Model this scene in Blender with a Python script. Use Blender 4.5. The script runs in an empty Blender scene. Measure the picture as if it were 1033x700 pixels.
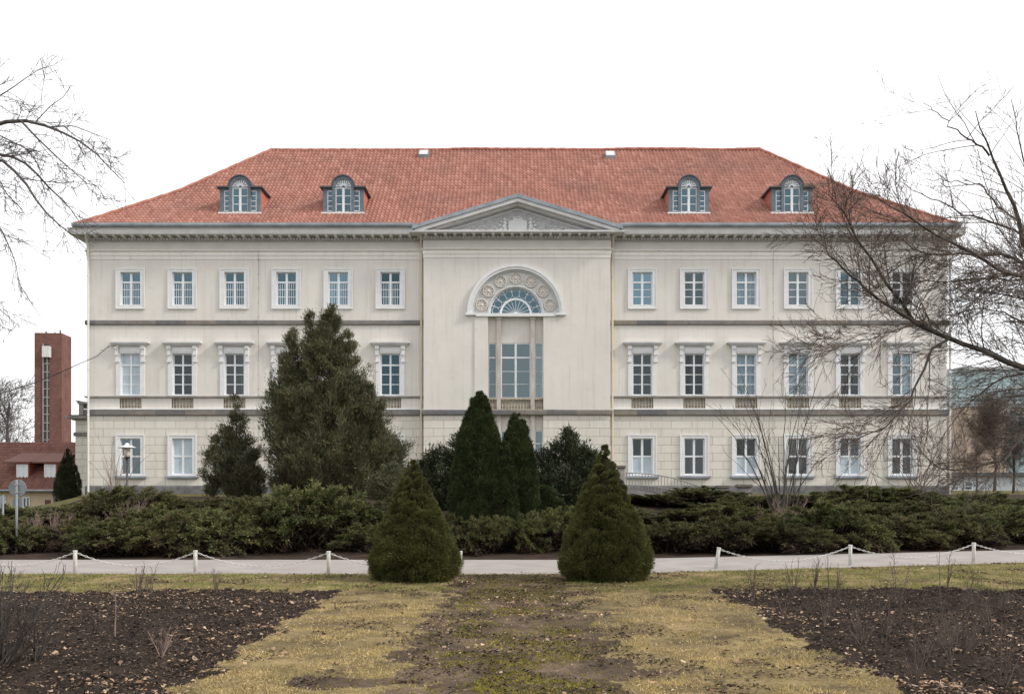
import bpy, math, random
import numpy as np
from mathutils import Vector

PI = math.pi
R = math.radians
scn = bpy.context.scene
COL = scn.collection

# ------------------------------------------------------------------ camera, light, exposure
EYE = 1.7
cam_d = bpy.data.cameras.new("camera")
cam = bpy.data.objects.new("camera", cam_d)
COL.objects.link(cam)
cam.location = (0, 0, EYE)
cam.rotation_euler = (R(90), 0, 0)
cam_d.sensor_width = 36
cam_d.lens = 36 * 1000 / 1033
cam_d.shift_y = 138 / 1033
cam_d.clip_start = 0.1
cam_d.clip_end = 3000
scn.camera = cam

SUN_ELEV, SUN_AZ = 38, 106            # azimuth measured from +Y (view direction) towards +X
world = bpy.data.worlds.new("World")
scn.world = world
world.use_nodes = True
wn, wl = world.node_tree.nodes, world.node_tree.links
wn.clear()
w_out = wn.new("ShaderNodeOutputWorld")
w_bg = wn.new("ShaderNodeBackground")
w_sky = wn.new("ShaderNodeTexSky")
w_sky.sky_type = 'NISHITA'
w_sky.sun_disc = False
w_sky.sun_elevation = R(SUN_ELEV)
w_sky.sun_rotation = R(SUN_AZ)
w_mix = wn.new("ShaderNodeMix")
w_mix.data_type = 'RGBA'
w_mix.inputs[0].default_value = 0.86        # thin bright overcast over the blue
w_mix.inputs[7].default_value = (14.6, 14.5, 14.6, 1)
wl.new(w_sky.outputs[0], w_mix.inputs[6])
wl.new(w_mix.outputs[2], w_bg.inputs[0])
w_bg.inputs[1].default_value = 0.105
wl.new(w_bg.outputs[0], w_out.inputs[0])

sun_d = bpy.data.lights.new("sun", 'SUN')
sun_d.energy = 3.0
sun_d.angle = R(9)
sun_d.color = (1.0, 0.95, 0.88)
sun = bpy.data.objects.new("sun", sun_d)
COL.objects.link(sun)
_d = Vector((math.sin(R(SUN_AZ)) * math.cos(R(SUN_ELEV)), math.cos(R(SUN_AZ)) * math.cos(R(SUN_ELEV)), math.sin(R(SUN_ELEV))))
sun.rotation_euler = _d.to_track_quat('Z', 'Y').to_euler()
sun.location = (40, 10, 60)

scn.view_settings.view_transform = 'Standard'
scn.view_settings.look = 'None'
scn.view_settings.gamma = 1
scn.view_settings.exposure = -0.05
scn.view_settings.use_curve_mapping = False
scn.render.engine = 'CYCLES'
scn.cycles.use_denoising = True
scn.cycles.use_adaptive_sampling = False
scn.cycles.max_bounces = 6
scn.cycles.transparent_max_bounces = 8
scn.cycles.caustics_reflective = False
scn.cycles.caustics_refractive = False

# ------------------------------------------------------------------ helpers
def X(px, d):
    return (px - 516.5) * d / 1000.0
def Z(py, d):
    return EYE + (488 - py) * d / 1000.0

ORG = {}          # world origin of every object (for children built in world space)

def tag(o, label=None, cat=None, group=None, kind=None):
    if label: o['label'] = label
    if cat: o['category'] = cat
    if group: o['group'] = group
    if kind: o['kind'] = kind
    return o

def empty(name, loc=(0, 0, 0), label=None, cat=None, group=None):
    o = bpy.data.objects.new(name, None)
    o.empty_display_size = 0.3
    o.location = loc
    COL.objects.link(o)
    ORG[o.name] = np.array(loc, float)
    return tag(o, label, cat, group)

def copy_tree(o, parent=None):
    c = o.copy()
    COL.objects.link(c)
    c.parent = parent
    for ch in list(o.children):
        copy_tree(ch, c)
    return c

def link_mesh(name, me, mat, parent=None):
    o = bpy.data.objects.new(name, me)
    COL.objects.link(o)
    if mat: me.materials.append(mat)
    if parent is not None:
        o.parent = parent
        ORG[o.name] = ORG[parent.name]
    else:
        ORG[o.name] = np.zeros(3)
    return o

def mesh_np(name, V, F, mat, parent=None, smooth=False, uv=None):
    """V (n,3); F (m,k) with constant k."""
    V = np.asarray(V, np.float32)
    F = np.asarray(F, np.int32)
    if parent is not None:
        V = V - ORG[parent.name].astype(np.float32)
    me = bpy.data.meshes.new(name)
    k = F.shape[1]
    me.vertices.add(len(V))
    me.vertices.foreach_set("co", V.ravel())
    me.loops.add(F.size)
    me.loops.foreach_set("vertex_index", F.ravel())
    me.polygons.add(len(F))
    me.polygons.foreach_set("loop_start", np.arange(0, F.size, k, dtype=np.int32))
    me.polygons.foreach_set("loop_total", np.full(len(F), k, np.int32))
    if smooth:
        me.polygons.foreach_set("use_smooth", np.ones(len(F), bool))
    if uv is not None:
        l = me.uv_layers.new(name="UVMap")
        l.data.foreach_set("uv", np.asarray(uv, np.float32)[F.ravel()].ravel())
    me.update(calc_edges=True)
    me.validate()
    return link_mesh(name, me, mat, parent)

class MB:
    def __init__(s):
        s.v = []; s.f = []
    def add(s, vs, fs):
        b = len(s.v)
        s.v += [tuple(map(float, q)) for q in vs]
        s.f += [tuple(b + i for i in f) for f in fs]
        return s
    def box(s, x0, x1, y0, y1, z0, z1):
        return s.add([(x0,y0,z0),(x1,y0,z0),(x1,y1,z0),(x0,y1,z0),(x0,y0,z1),(x1,y0,z1),(x1,y1,z1),(x0,y1,z1)],
                     [(0,1,5,4),(1,2,6,5),(2,3,7,6),(3,0,4,7),(4,5,6,7),(3,2,1,0)])
    def quad(s, a, b, c, d):
        return s.add([a,b,c,d], [(0,1,2,3)])
    def prism(s, poly, y0, y1):
        """poly in (x,z), counter-clockwise seen from -y."""
        n = len(poly)
        vs = [(x,y0,z) for x,z in poly] + [(x,y1,z) for x,z in poly]
        fs = [tuple(range(n)), tuple(range(2*n-1, n-1, -1))]
        fs += [((i+1)%n, i, i+n, (i+1)%n+n) for i in range(n)]
        return s.add(vs, fs)
    def ring(s, o, i, y0, y1):
        """rectangular ring: o,i = (x0,x1,z0,z1)"""
        def c(r, y): return [(r[0],y,r[2]),(r[1],y,r[2]),(r[1],y,r[3]),(r[0],y,r[3])]
        vs = c(o,y0)+c(i,y0)+c(o,y1)+c(i,y1)
        fs = []
        for k in range(4):
            j = (k+1)%4
            fs += [(k,j,4+j,4+k),(8+j,8+k,12+k,12+j),(j,k,8+k,8+j),(4+k,4+j,12+j,12+k)]
        return s.add(vs, fs)
    def halfring(s, cx, cz, r0, r1, y0, y1, n=32, a0=0.0, a1=PI):
        vs = []
        for k in range(n+1):
            a = a0+(a1-a0)*k/n
            c, q = math.cos(a), math.sin(a)
            vs += [(cx+r1*c,y0,cz+r1*q),(cx+r0*c,y0,cz+r0*q),(cx+r1*c,y1,cz+r1*q),(cx+r0*c,y1,cz+r0*q)]
        fs = []
        for k in range(n):
            a, b = 4*k, 4*k+4
            fs += [(a,b,b+1,a+1),(a+2,a+3,b+3,b+2),(a,a+2,b+2,b),(a+1,b+1,b+3,a+3)]
        fs += [(0,1,3,2),(4*n+1,4*n,4*n+2,4*n+3)]
        return s.add(vs, fs)
    def lathe(s, c, prof, n=8, axis='z'):
        """prof list of (r,h); capped."""
        vs = []
        for r,h in prof:
            for k in range(n):
                a = 2*PI*k/n
                if axis == 'z': vs.append((c[0]+r*math.cos(a), c[1]+r*math.sin(a), c[2]+h))
                elif axis == 'y': vs.append((c[0]+r*math.cos(a), c[1]-h, c[2]+r*math.sin(a)))
                else: vs.append((c[0]+h, c[1]+r*math.cos(a), c[2]+r*math.sin(a)))
        fs = []
        for i in range(len(prof)-1):
            for k in range(n):
                j = (k+1)%n
                fs.append((i*n+k,i*n+j,(i+1)*n+j,(i+1)*n+k))
        fs.append(tuple(range(n-1,-1,-1)))
        m = (len(prof)-1)*n
        fs.append(tuple(range(m,m+n)))
        return s.add(vs, fs)
    def tube(s, pts, rad, n=6):
        V, F = tubes([(np.array(pts,float), np.full(len(pts),rad) if np.isscalar(rad) else np.array(rad,float))], n)
        return s.add(V.tolist(), F.tolist())
    def sweep(s, plan, prof, closed=False):
        """sweep profile (out,z) along plan polyline; outward = right-hand side of travel."""
        n = len(plan); m = len(prof)
        P = [np.array(p,float) for p in plan]
        vs = []
        for i in range(n):
            dirs = []
            if closed or i > 0:
                d = P[i]-P[i-1]; dirs.append(d/np.linalg.norm(d))
            if closed or i < n-1:
                d = P[(i+1)%n]-P[i]; dirs.append(d/np.linalg.norm(d))
            ns = [np.array((d[1],-d[0])) for d in dirs]
            if len(ns) == 2:
                q = ns[0]+ns[1]; q = q/np.dot(q,q)*2
            else: q = ns[0]
            for o,z in prof:
                vs.append((P[i][0]+q[0]*o, P[i][1]+q[1]*o, z))
        fs = []
        rng_ = range(n) if closed else range(n-1)
        for i in rng_:
            j = (i+1)%n
            for k in range(m-1):
                fs.append((i*m+k, j*m+k, j*m+k+1, i*m+k+1))
        if not closed:
            fs.append(tuple(range(m-1,-1,-1)))
            fs.append(tuple(range((n-1)*m,(n-1)*m+m)))
        return s.add(vs, fs)
    def build(s, name, mat, parent=None, smooth=False):
        o0 = ORG[parent.name] if parent is not None else np.zeros(3)
        me = bpy.data.meshes.new(name)
        me.from_pydata([(a-o0[0], b-o0[1], c-o0[2]) for a,b,c in s.v], [], s.f)
        me.update()
        if smooth:
            for p in me.polygons: p.use_smooth = True
        return link_mesh(name, me, mat, parent)

def tubes(polys, sides=5):
    groups = {}
    for p, r in polys:
        groups.setdefault(len(p), []).append((p, r))
    Vs, Fs, base = [], [], 0
    for n, lst in groups.items():
        P = np.array([a for a,_ in lst], float)            # m,n,3
        Rr = np.array([b for _,b in lst], float)
        T = np.gradient(P, axis=1)
        T /= np.linalg.norm(T, axis=2, keepdims=True)+1e-9
        mean = T.mean(axis=1)
        ref = np.where(np.abs(mean[:,2:3]) > 0.8, np.array([[1.0,0,0]]), np.array([[0,0,1.0]]))
        U = np.cross(T, ref[:,None,:]); U /= np.linalg.norm(U, axis=2, keepdims=True)+1e-9
        W = np.cross(T, U)
        a = np.arange(sides)*2*PI/sides
        ring = (U[:,:,None,:]*np.cos(a)[None,None,:,None] + W[:,:,None,:]*np.sin(a)[None,None,:,None])*Rr[:,:,None,None]
        V = P[:,:,None,:]+ring                              # m,n,s,3
        m = len(lst)
        idx = np.arange(m*n*sides).reshape(m,n,sides)+base
        A = idx[:,:-1,:]; B = idx[:,1:,:]
        F = np.stack([A, np.roll(A,-1,axis=2), np.roll(B,-1,axis=2), B], axis=-1).reshape(-1,4)
        Vs.append(V.reshape(-1,3)); Fs.append(F); base += m*n*sides
    return np.concatenate(Vs), np.concatenate(Fs)

def unit(v):
    return v/(np.linalg.norm(v, axis=-1, keepdims=True)+1e-9)

def diamonds(P, D, L, W, rng, bend=0.0):
    """leaf-like quads starting at P along D."""
    n = len(P)
    S = unit(np.cross(D, rng.normal(size=(n,3))))
    L = np.broadcast_to(np.asarray(L,float), (n,))[:,None]; W = np.broadcast_to(np.asarray(W,float), (n,))[:,None]
    N = np.cross(D, S)
    a = P; b = P+D*L*0.45+S*W*0.5; c = P+D*L+N*L*bend; d = P+D*L*0.45-S*W*0.5
    V = np.stack([a,b,c,d], axis=1).reshape(-1,3)
    F = np.arange(4*n).reshape(n,4)
    return V, F

def vnoise(p, seed=0):
    """value noise, p (n,2) or (n,3) -> 0..1"""
    p = np.asarray(p, float)
    i = np.floor(p).astype(np.int64); f = p-i; f = f*f*(3-2*f)
    dim = p.shape[1]
    def h(q):
        k = q[:,0]*374761393 + q[:,1]*668265263 + seed*1442695041
        if dim == 3: k = k + q[:,2]*2147483647
        k = (k ^ (k >> 13))*1274126177
        k = k ^ (k >> 16)
        return (k & 0xFFFFF)/float(0xFFFFF)
    out = np.zeros(len(p))
    for c in range(2**dim):
        off = np.array([(c>>b)&1 for b in range(dim)])
        w = np.prod(np.where(off==1, f, 1-f), axis=1)
        out += w*h(i+off)
    return out

def fbm(p, oct=4, seed=0):
    p = np.asarray(p, float); o = np.zeros(len(p)); a = 0.5
    for k in range(oct):
        o += a*vnoise(p*(2**k)+17.3*k, seed+k); a *= 0.5
    return o/(1-0.5**oct)

def smooth(t):
    t = np.clip(t, 0, 1); return t*t*(3-2*t)

# ------------------------------------------------------------------ materials
def new_mat(name):
    m = bpy.data.materials.new(name); m.use_nodes = True
    nt = m.node_tree
    return m, nt.nodes, nt.links, nt.nodes["Principled BSDF"]

def noise_node(N, L, vec, scale, detail=4, rough=0.55):
    t = N.new("ShaderNodeTexNoise"); t.inputs["Scale"].default_value = scale
    t.inputs["Detail"].default_value = detail; t.inputs["Roughness"].default_value = rough
    L.new(vec, t.inputs["Vector"]); return t.outputs[0]

def ramp(N, L, fac, stops):
    r = N.new("ShaderNodeValToRGB")
    e = r.color_ramp.elements
    while len(e) < len(stops): e.new(0.5)
    for q,(p,c) in zip(e, stops):
        q.position = p; q.color = (*c,1) if len(c)==3 else c
    L.new(fac, r.inputs[0]); return r.outputs[0]

def mixc(N, L, fac, a, b, mode='MIX'):
    m = N.new("ShaderNodeMix"); m.data_type = 'RGBA'; m.blend_type = mode
    if isinstance(fac,(int,float)): m.inputs[0].default_value = fac
    else: L.new(fac, m.inputs[0])
    for s,i in ((a,6),(b,7)):
        if isinstance(s,tuple): m.inputs[i].default_value = (*s,1)
        else: L.new(s, m.inputs[i])
    return m.outputs[2]

def math_node(N, L, op, a, b=None):
    m = N.new("ShaderNodeMath"); m.operation = op
    for s,i in ((a,0),(b,1)):
        if s is None: continue
        if isinstance(s,(int,float)): m.inputs[i].default_value = s
        else: L.new(s, m.inputs[i])
    return m.outputs[0]

def objvec(N, L, scale=(1,1,1)):
    t = N.new("ShaderNodeTexCoord"); mp = N.new("ShaderNodeMapping")
    mp.inputs["Scale"].default_value = scale
    L.new(t.outputs["Object"], mp.inputs[0]); return mp.outputs[0]

def bump(N, L, bsdf, h, strength=0.3, dist=0.02):
    b = N.new("ShaderNodeBump"); b.inputs["Strength"].default_value = strength; b.inputs["Distance"].default_value = dist
    L.new(h, b.inputs["Height"]); L.new(b.outputs[0], bsdf.inputs["Normal"])

def noisy(name, c1, c2, scale=4, rough=0.8, bmp=0.2, bscale=None, stretch=(1,1,1), spec=0.3, metal=0.0):
    m,N,L,b = new_mat(name)
    v = objvec(N,L,stretch)
    n = noise_node(N,L,v,scale,6)
    col = ramp(N,L,n,[(0.3,c1),(0.7,c2)])
    L.new(col,b.inputs["Base Color"])
    b.inputs["Roughness"].default_value = rough
    b.inputs["Specular IOR Level"].default_value = spec
    b.inputs["Metallic"].default_value = metal
    if bmp: bump(N,L,b,noise_node(N,L,v,bscale or scale*6,4),bmp,0.02)
    return m

def foliage_mat(name, cols, nscale=1.5, trans=0.25, rough=0.6):
    """colour per leaf (island) and per clump (noise)."""
    m,N,L,b = new_mat(name)
    g = N.new("ShaderNodeNewGeometry")
    c1 = ramp(N,L,g.outputs["Random Per Island"],[(i/(len(cols)-1),c) for i,c in enumerate(cols)])
    v = objvec(N,L)
    n = noise_node(N,L,v,nscale,3)
    c2 = ramp(N,L,n,[(0.3,(0.6,0.62,0.6)),(0.7,(1.35,1.3,1.15))])
    col = mixc(N,L,1.0,c1,c2,'MULTIPLY')
    L.new(col,b.inputs["Base Color"])
    b.inputs["Roughness"].default_value = rough
    b.inputs["Specular IOR Level"].default_value = 0.12
    tr = N.new("ShaderNodeBsdfTranslucent"); L.new(col,tr.inputs[0])
    mx = N.new("ShaderNodeMixShader"); mx.inputs[0].default_value = trans
    L.new(b.outputs[0],mx.inputs[1]); L.new(tr.outputs[0],mx.inputs[2])
    L.new(mx.outputs[0],N["Material Output"].inputs[0])
    return m

def stucco_mat(name, base, ashlar=False):
    m,N,L,b = new_mat(name)
    v = objvec(N,L)
    n1 = noise_node(N,L,v,0.35,7,0.65)
    col = ramp(N,L,n1,[(0.3,tuple(c*0.90 for c in base)),(0.7,tuple(min(1,c*1.04) for c in base))])
    sv = objvec(N,L,(3.2,3.2,0.16))                        # rain streaks
    n2 = noise_node(N,L,sv,1.3,6,0.7)
    st = ramp(N,L,n2,[(0.50,(1,1,1)),(0.78,(0.76,0.74,0.69))])
    col = mixc(N,L,0.7,col,st,'MULTIPLY')
    n3 = noise_node(N,L,v,2.2,8,0.75)
    sp = ramp(N,L,n3,[(0.57,(1,1,1)),(0.70,(0.80,0.775,0.73))])
    col = mixc(N,L,0.6,col,sp,'MULTIPLY')
    h = noise_node(N,L,v,30,3)
    if ashlar:
        t = N.new("ShaderNodeTexCoord"); s = N.new("ShaderNodeSeparateXYZ"); L.new(t.outputs["Object"],s.inputs[0])
        cb = N.new("ShaderNodeCombineXYZ"); L.new(s.outputs[0],cb.inputs[0]); L.new(s.outputs[2],cb.inputs[1])
        br = N.new("ShaderNodeTexBrick")
        br.inputs["Scale"].default_value = 1.0
        br.inputs["Brick Width"].default_value = 1.25; br.inputs["Row Height"].default_value = 0.492
        br.inputs["Mortar Size"].default_value = 0.018; br.inputs["Mortar Smooth"].default_value = 0.2
        br.inputs["Color1"].default_value = (1,1,1,1); br.inputs["Color2"].default_value = (0.93,0.925,0.91,1)
        br.inputs["Mortar"].default_value = (0.62,0.60,0.56,1)
        L.new(cb.outputs[0],br.inputs["Vector"])
        col = mixc(N,L,1.0,col,br.outputs["Color"],'MULTIPLY')
        inv = math_node(N,L,'SUBTRACT',1.0,br.outputs["Fac"])
        h = math_node(N,L,'ADD',math_node(N,L,'MULTIPLY',h,0.12),inv)
        bump(N,L,b,h,0.5,0.03)
    else:
        bump(N,L,b,h,0.12,0.02)
    L.new(col,b.inputs["Base Color"])
    b.inputs["Roughness"].default_value = 0.9
    b.inputs["Specular IOR Level"].default_value = 0.15
    return m

def course_mat():
    """weathered sandstone course laid in long blocks of differing grey and brown"""
    m,N,L,b = new_mat("string_course_stone")
    t = N.new("ShaderNodeTexCoord"); s = N.new("ShaderNodeSeparateXYZ"); L.new(t.outputs["Object"],s.inputs[0])
    fl = math_node(N,L,'FLOOR',math_node(N,L,'MULTIPLY',s.outputs[0],0.55))
    wn_ = N.new("ShaderNodeTexWhiteNoise"); wn_.noise_dimensions = '1D'; L.new(fl,wn_.inputs["W"])
    c = ramp(N,L,wn_.outputs["Value"],[(0,(0.13,0.13,0.135)),(0.5,(0.19,0.18,0.17)),(0.8,(0.23,0.20,0.165)),(1,(0.16,0.16,0.165))])
    n = noise_node(N,L,objvec(N,L),3,6,0.7)
    c = mixc(N,L,0.7,c,ramp(N,L,n,[(0.3,(0.65,0.65,0.66)),(0.7,(1.25,1.22,1.2))]),'MULTIPLY')
    L.new(c,b.inputs["Base Color"]); b.inputs["Roughness"].default_value = 0.9
    bump(N,L,b,n,0.3,0.03)
    return m

def tile_mat(name, cols, dark=(0.10,0.07,0.065)):
    m,N,L,b = new_mat(name)
    uv = N.new("ShaderNodeUVMap")
    fl = N.new("ShaderNodeVectorMath"); fl.operation = 'FLOOR'; L.new(uv.outputs[0],fl.inputs[0])
    w = N.new("ShaderNodeTexWhiteNoise"); w.noise_dimensions = '2D'; L.new(fl.outputs[0],w.inputs["Vector"])
    c = ramp(N,L,w.outputs["Value"],[(i/(len(cols)-1),q) for i,q in enumerate(cols)])
    v = objvec(N,L,(1,1,1))
    n = noise_node(N,L,v,0.35,6,0.65)                       # lichen / soot patches
    c = mixc(N,L,ramp(N,L,n,[(0.45,(0,0,0)),(0.78,(0.5,0.5,0.5))]),c,dark)
    n2 = noise_node(N,L,v,6,4,0.7)
    c = mixc(N,L,0.3,c,ramp(N,L,n2,[(0.3,(0.75,0.75,0.75)),(0.7,(1.2,1.2,1.2))]),'MULTIPLY')
    L.new(c,b.inputs["Base Color"]); b.inputs["Roughness"].default_value = 0.75
    b.inputs["Specular IOR Level"].default_value = 0.25
    return m

def glass_mat(name, tint, refl, gcol=(0.72,0.93,1.0)):
    m,N,L,b = new_mat(name)
    N.remove(b)
    tr = N.new("ShaderNodeBsdfTransparent"); tr.inputs[0].default_value = (*tint,1)
    gl = N.new("ShaderNodeBsdfGlossy"); gl.inputs[0].default_value = (*gcol,1); gl.inputs["Roughness"].default_value = 0.03
    v = objvec(N,L)
    bp = N.new("ShaderNodeBump"); bp.inputs["Strength"].default_value = 0.12; bp.inputs["Distance"].default_value = 0.03
    L.new(noise_node(N,L,v,2.2,2),bp.inputs["Height"]); L.new(bp.outputs[0],gl.inputs["Normal"])
    mx = N.new("ShaderNodeMixShader")
    lw = N.new("ShaderNodeFresnel"); lw.inputs[0].default_value = 1.45
    oi = N.new("ShaderNodeObjectInfo")
    f = math_node(N,L,'ADD',lw.outputs[0],math_node(N,L,'MULTIPLY_ADD',oi.outputs['Random'],refl*1.5))
    f.node.inputs[1].links[0].from_node.inputs[2].default_value = refl*.3
    L.new(f,mx.inputs[0]); L.new(tr.outputs[0],mx.inputs[1]); L.new(gl.outputs[0],mx.inputs[2])
    L.new(mx.outputs[0],N["Material Output"].inputs[0])
    return m

MT = {}
MT['stucco'] = stucco_mat("cream_stucco", (0.680,0.652,0.606))
MT['ashlar'] = stucco_mat("cream_ashlar", (0.69,0.66,0.605), True)
MT['band'] = stucco_mat("pale_band_stucco", (0.74,0.715,0.67))
MT['trim'] = noisy("white_trim_paint", (0.64,0.65,0.655), (0.73,0.735,0.735), 3, 0.7, 0.1)
MT['cornice'] = noisy("grey_cornice_paint", (0.54,0.54,0.54), (0.66,0.655,0.64), 2, 0.8, 0.15)
MT['dentil2'] = noisy("shaded_bed_moulding", (0.30,0.29,0.28), (0.40,0.39,0.37), 2, 0.9, 0.15)  # darker copy of the cornice paint, eaves shade put into the colour
MT['frieze'] = noisy("grey_frieze_stucco", (0.50,0.485,0.455), (0.58,0.56,0.53), 1.2, 0.9, 0.15)
MT['dentil'] = noisy("weathered_stone", (0.22,0.21,0.20), (0.36,0.34,0.32), 3, 0.9, 0.2)
MT['course'] = course_mat()
MT['sill_course'] = noisy("grey_sill_stone", (0.24,0.23,0.22), (0.36,0.34,0.32), 2, 0.9, 0.2)
MT['baluster'] = noisy("tan_sandstone", (0.30,0.25,0.19), (0.46,0.40,0.31), 6, 0.9, 0.3)
MT['rosette'] = noisy("pale_tan_stone", (0.50,0.47,0.43), (0.62,0.59,0.54), 6, 0.9, 0.3)
MT['rust'] = noisy("stained_sandstone", (0.36,0.32,0.295), (0.56,0.52,0.475), 3, 0.9, 0.3, stretch=(1,1,0.4))
MT['plinth'] = noisy("dark_plinth_stone", (0.10,0.10,0.105), (0.20,0.195,0.19), 3, 0.9, 0.3)
MT['zinc'] = noisy("zinc_sheet", (0.20,0.23,0.26), (0.34,0.37,0.40), 1.5, 0.5, 0.05, metal=0.2)
MT['lead'] = noisy("dark_lead_sheet", (0.055,0.06,0.07), (0.10,0.105,0.12), 2, 0.55, 0.08)
MT['dormer'] = noisy("slate_grey_paint", (0.10,0.13,0.16), (0.16,0.195,0.225), 3, 0.65, 0.08)
MT['tiles'] = tile_mat("red_clay_tiles", [(0.27,0.116,0.088),(0.33,0.150,0.114),(0.37,0.175,0.136),(0.30,0.132,0.10),(0.42,0.215,0.17)])
MT['ridge'] = noisy("ridge_tile_clay", (0.24,0.085,0.06), (0.42,0.18,0.13), 3, 0.8, 0.2)
MT['cheek'] = noisy("red_cheek_tile", (0.36,0.11,0.07), (0.46,0.17,0.115), 4, 0.8, 0.2)
MT['casement'] = noisy("white_casement_paint", (0.68,0.71,0.74), (0.76,0.79,0.81), 5, 0.45, 0.05, spec=0.4)
MT['pane'] = glass_mat("window_glass", (0.78,0.86,0.90), 0.09)
MT['pane_dark'] = glass_mat("window_glass_plain", (0.70,0.78,0.80), 0.03, (0.85,0.95,1.0))
MT['pane_blue'] = glass_mat("window_glass_blue", (0.38,0.58,0.66), 0.12, (0.50,0.80,0.95))
MT['curtain'] = noisy("net_curtain", (0.60,0.66,0.71), (0.76,0.80,0.83), 4, 0.9, 0.0)
MT['blind'] = noisy("frosted_film", (0.66,0.72,0.76), (0.74,0.79,0.82), 6, 0.7, 0.0)
MT['film'] = noisy("frosted_window_film", (0.36,0.44,0.50), (0.50,0.58,0.63), 1.6, 0.35, 0.0, spec=0.5)
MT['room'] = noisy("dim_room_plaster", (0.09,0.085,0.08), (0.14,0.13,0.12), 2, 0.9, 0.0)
MT['brown_blind'] = noisy("brown_paper_blind", (0.11,0.075,0.06), (0.20,0.14,0.11), 5, 0.9, 0.0)
MT['pipe'] = noisy("cream_downpipe_paint", (0.55,0.47,0.36), (0.66,0.58,0.46), 3, 0.6, 0.05)
MT['pipe_white'] = noisy("pale_downpipe_paint", (0.62,0.61,0.58), (0.72,0.70,0.67), 3, 0.6, 0.05)
MT['wire'] = noisy("weathered_wire", (0.25,0.24,0.23), (0.35,0.34,0.33), 5, 0.6, 0.0)
MT['relief'] = noisy("pale_relief_stone", (0.48,0.49,0.49), (0.62,0.625,0.62), 8, 0.85, 0.3)
MT['tympanum'] = noisy("tympanum_stone", (0.30,0.31,0.32), (0.42,0.42,0.41), 4, 0.9, 0.2)
MT['bark'] = noisy("dark_bark", (0.035,0.030,0.027), (0.10,0.085,0.075), 9, 0.9, 0.5)
MT['bark_grey'] = noisy("grey_bark", (0.06,0.055,0.052), (0.15,0.13,0.12), 9, 0.9, 0.4)
MT['twig'] = noisy("brown_twigs", (0.065,0.05,0.042), (0.16,0.12,0.098), 8, 0.85, 0.0)
MT['twig_pale'] = noisy("pale_dry_twigs", (0.17,0.12,0.10), (0.30,0.22,0.19), 8, 0.85, 0.0)
MT['stem'] = noisy("greenish_stems", (0.055,0.055,0.03), (0.13,0.11,0.065), 8, 0.8, 0.0)

F_SPRUCE = foliage_mat("spruce_needles", [(0.062,0.072,0.027),(0.110,0.119,0.043),(0.084,0.093,0.034),(0.165,0.152,0.068)], 2.6, 0.15)
F_THUJA = foliage_mat("thuja_sprays", [(0.060,0.068,0.040),(0.105,0.112,0.064),(0.165,0.150,0.092),(0.084,0.095,0.056)], 0.9, 0.15)
F_YEW = foliage_mat("yew_needles", [(0.028,0.042,0.020),(0.045,0.062,0.027),(0.062,0.076,0.033),(0.036,0.052,0.024)], 2.0, 0.12)
F_DARK = foliage_mat("dark_needles", [(0.025,0.035,0.021),(0.042,0.053,0.030),(0.060,0.068,0.038)], 1.5, 0.12)
F_JUN = foliage_mat("juniper_sprays", [(0.062,0.078,0.032),(0.105,0.125,0.047),(0.160,0.180,0.068),(0.075,0.083,0.040),(0.19,0.145,0.082)], 1.0, 0.2)
F_JUNB = foliage_mat("browned_juniper_sprays", [(0.060,0.060,0.030),(0.100,0.105,0.045),(0.078,0.088,0.036),(0.16,0.115,0.065)], 1.0, 0.2)
F_DEAD = foliage_mat("dead_sprays_shade_toned", [(0.018,0.013,0.010),(0.032,0.022,0.016),(0.058,0.040,0.029)], 1.5, 0.1, 0.9)  # dead sprays, colour deepened towards black for shade inside the mounds
CORE = noisy("shade_dark_core", (0.014,0.014,0.008), (0.028,0.025,0.014), 6, 1.0, 0.5, spec=0.0)  # solid filler core; near-black colour stands for shade between the tufts

# ------------------------------------------------------------------ the ground: one warped grid split by surface
def yN(x):                      # near edge of the road
    t = np.asarray(x, float)-1.0
    return 18.75+0.30*np.where(t > 0, t*t/(t+1.2), 0)*np.where(t > 25, 25/np.maximum(t, 1), 1)
ROAD_W = 3.5
def hz(x, y):
    x = np.asarray(x, float); y = np.asarray(y, float)
    v = y-yN(x)-ROAD_W
    z = 1.1*smooth((v-0.3)/11.0)
    z = z*(1-0.75*smooth((-x/np.maximum(y,1)-0.425)/0.04)*(y > 20))
    drop = smooth((-27.5-x)/5.0)*smooth((y-44)/12.0)
    z = z*(1-drop)-1.7*drop
    far = smooth((y-170)/200.0)
    return z*(1-far)

FX, FV = 13.0, -13.5
xs = np.concatenate([-FX-np.geomspace(0.8,1200,34)[::-1], np.linspace(-FX,FX,53), FX+np.geomspace(0.8,1200,34)])
vs_ = np.concatenate([np.linspace(-90,FV,20), np.linspace(FV,0,28)[1:], np.linspace(0,ROAD_W,8)[1:], ROAD_W+np.linspace(0,26,40)[1:], ROAD_W+26+np.geomspace(1,2200,40)])
GX, GV = np.meshgrid(xs, vs_)
GY = GV+yN(GX)
GZ = hz(GX, GY)
onroad = (GV >= -1e-6) & (GV <= ROAD_W+1e-6)
bankn = (GV > ROAD_W) & (GV < 27)
GZ = GZ+np.where(bankn, 0.10*(fbm(np.stack([GX.ravel()*1.7,GY.ravel()*1.7],1),3,5).reshape(GX.shape)-0.5), 0)
V = np.stack([GX,GY,GZ],-1).reshape(-1,3)
nx = len(xs)
ii = np.arange((len(vs_)-1)*(nx-1)); r_, c_ = ii//(nx-1), ii%(nx-1)
Q = np.stack([r_*nx+c_, r_*nx+c_+1, (r_+1)*nx+c_+1, (r_+1)*nx+c_], 1)
vm = (vs_[r_]+vs_[r_+1])/2; xm = (xs[c_]+xs[c_+1])/2
is_road = (vm > 0) & (vm < ROAD_W)
is_fine = (np.abs(xm) < FX) & (vm > FV) & (vm < 0)
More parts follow.
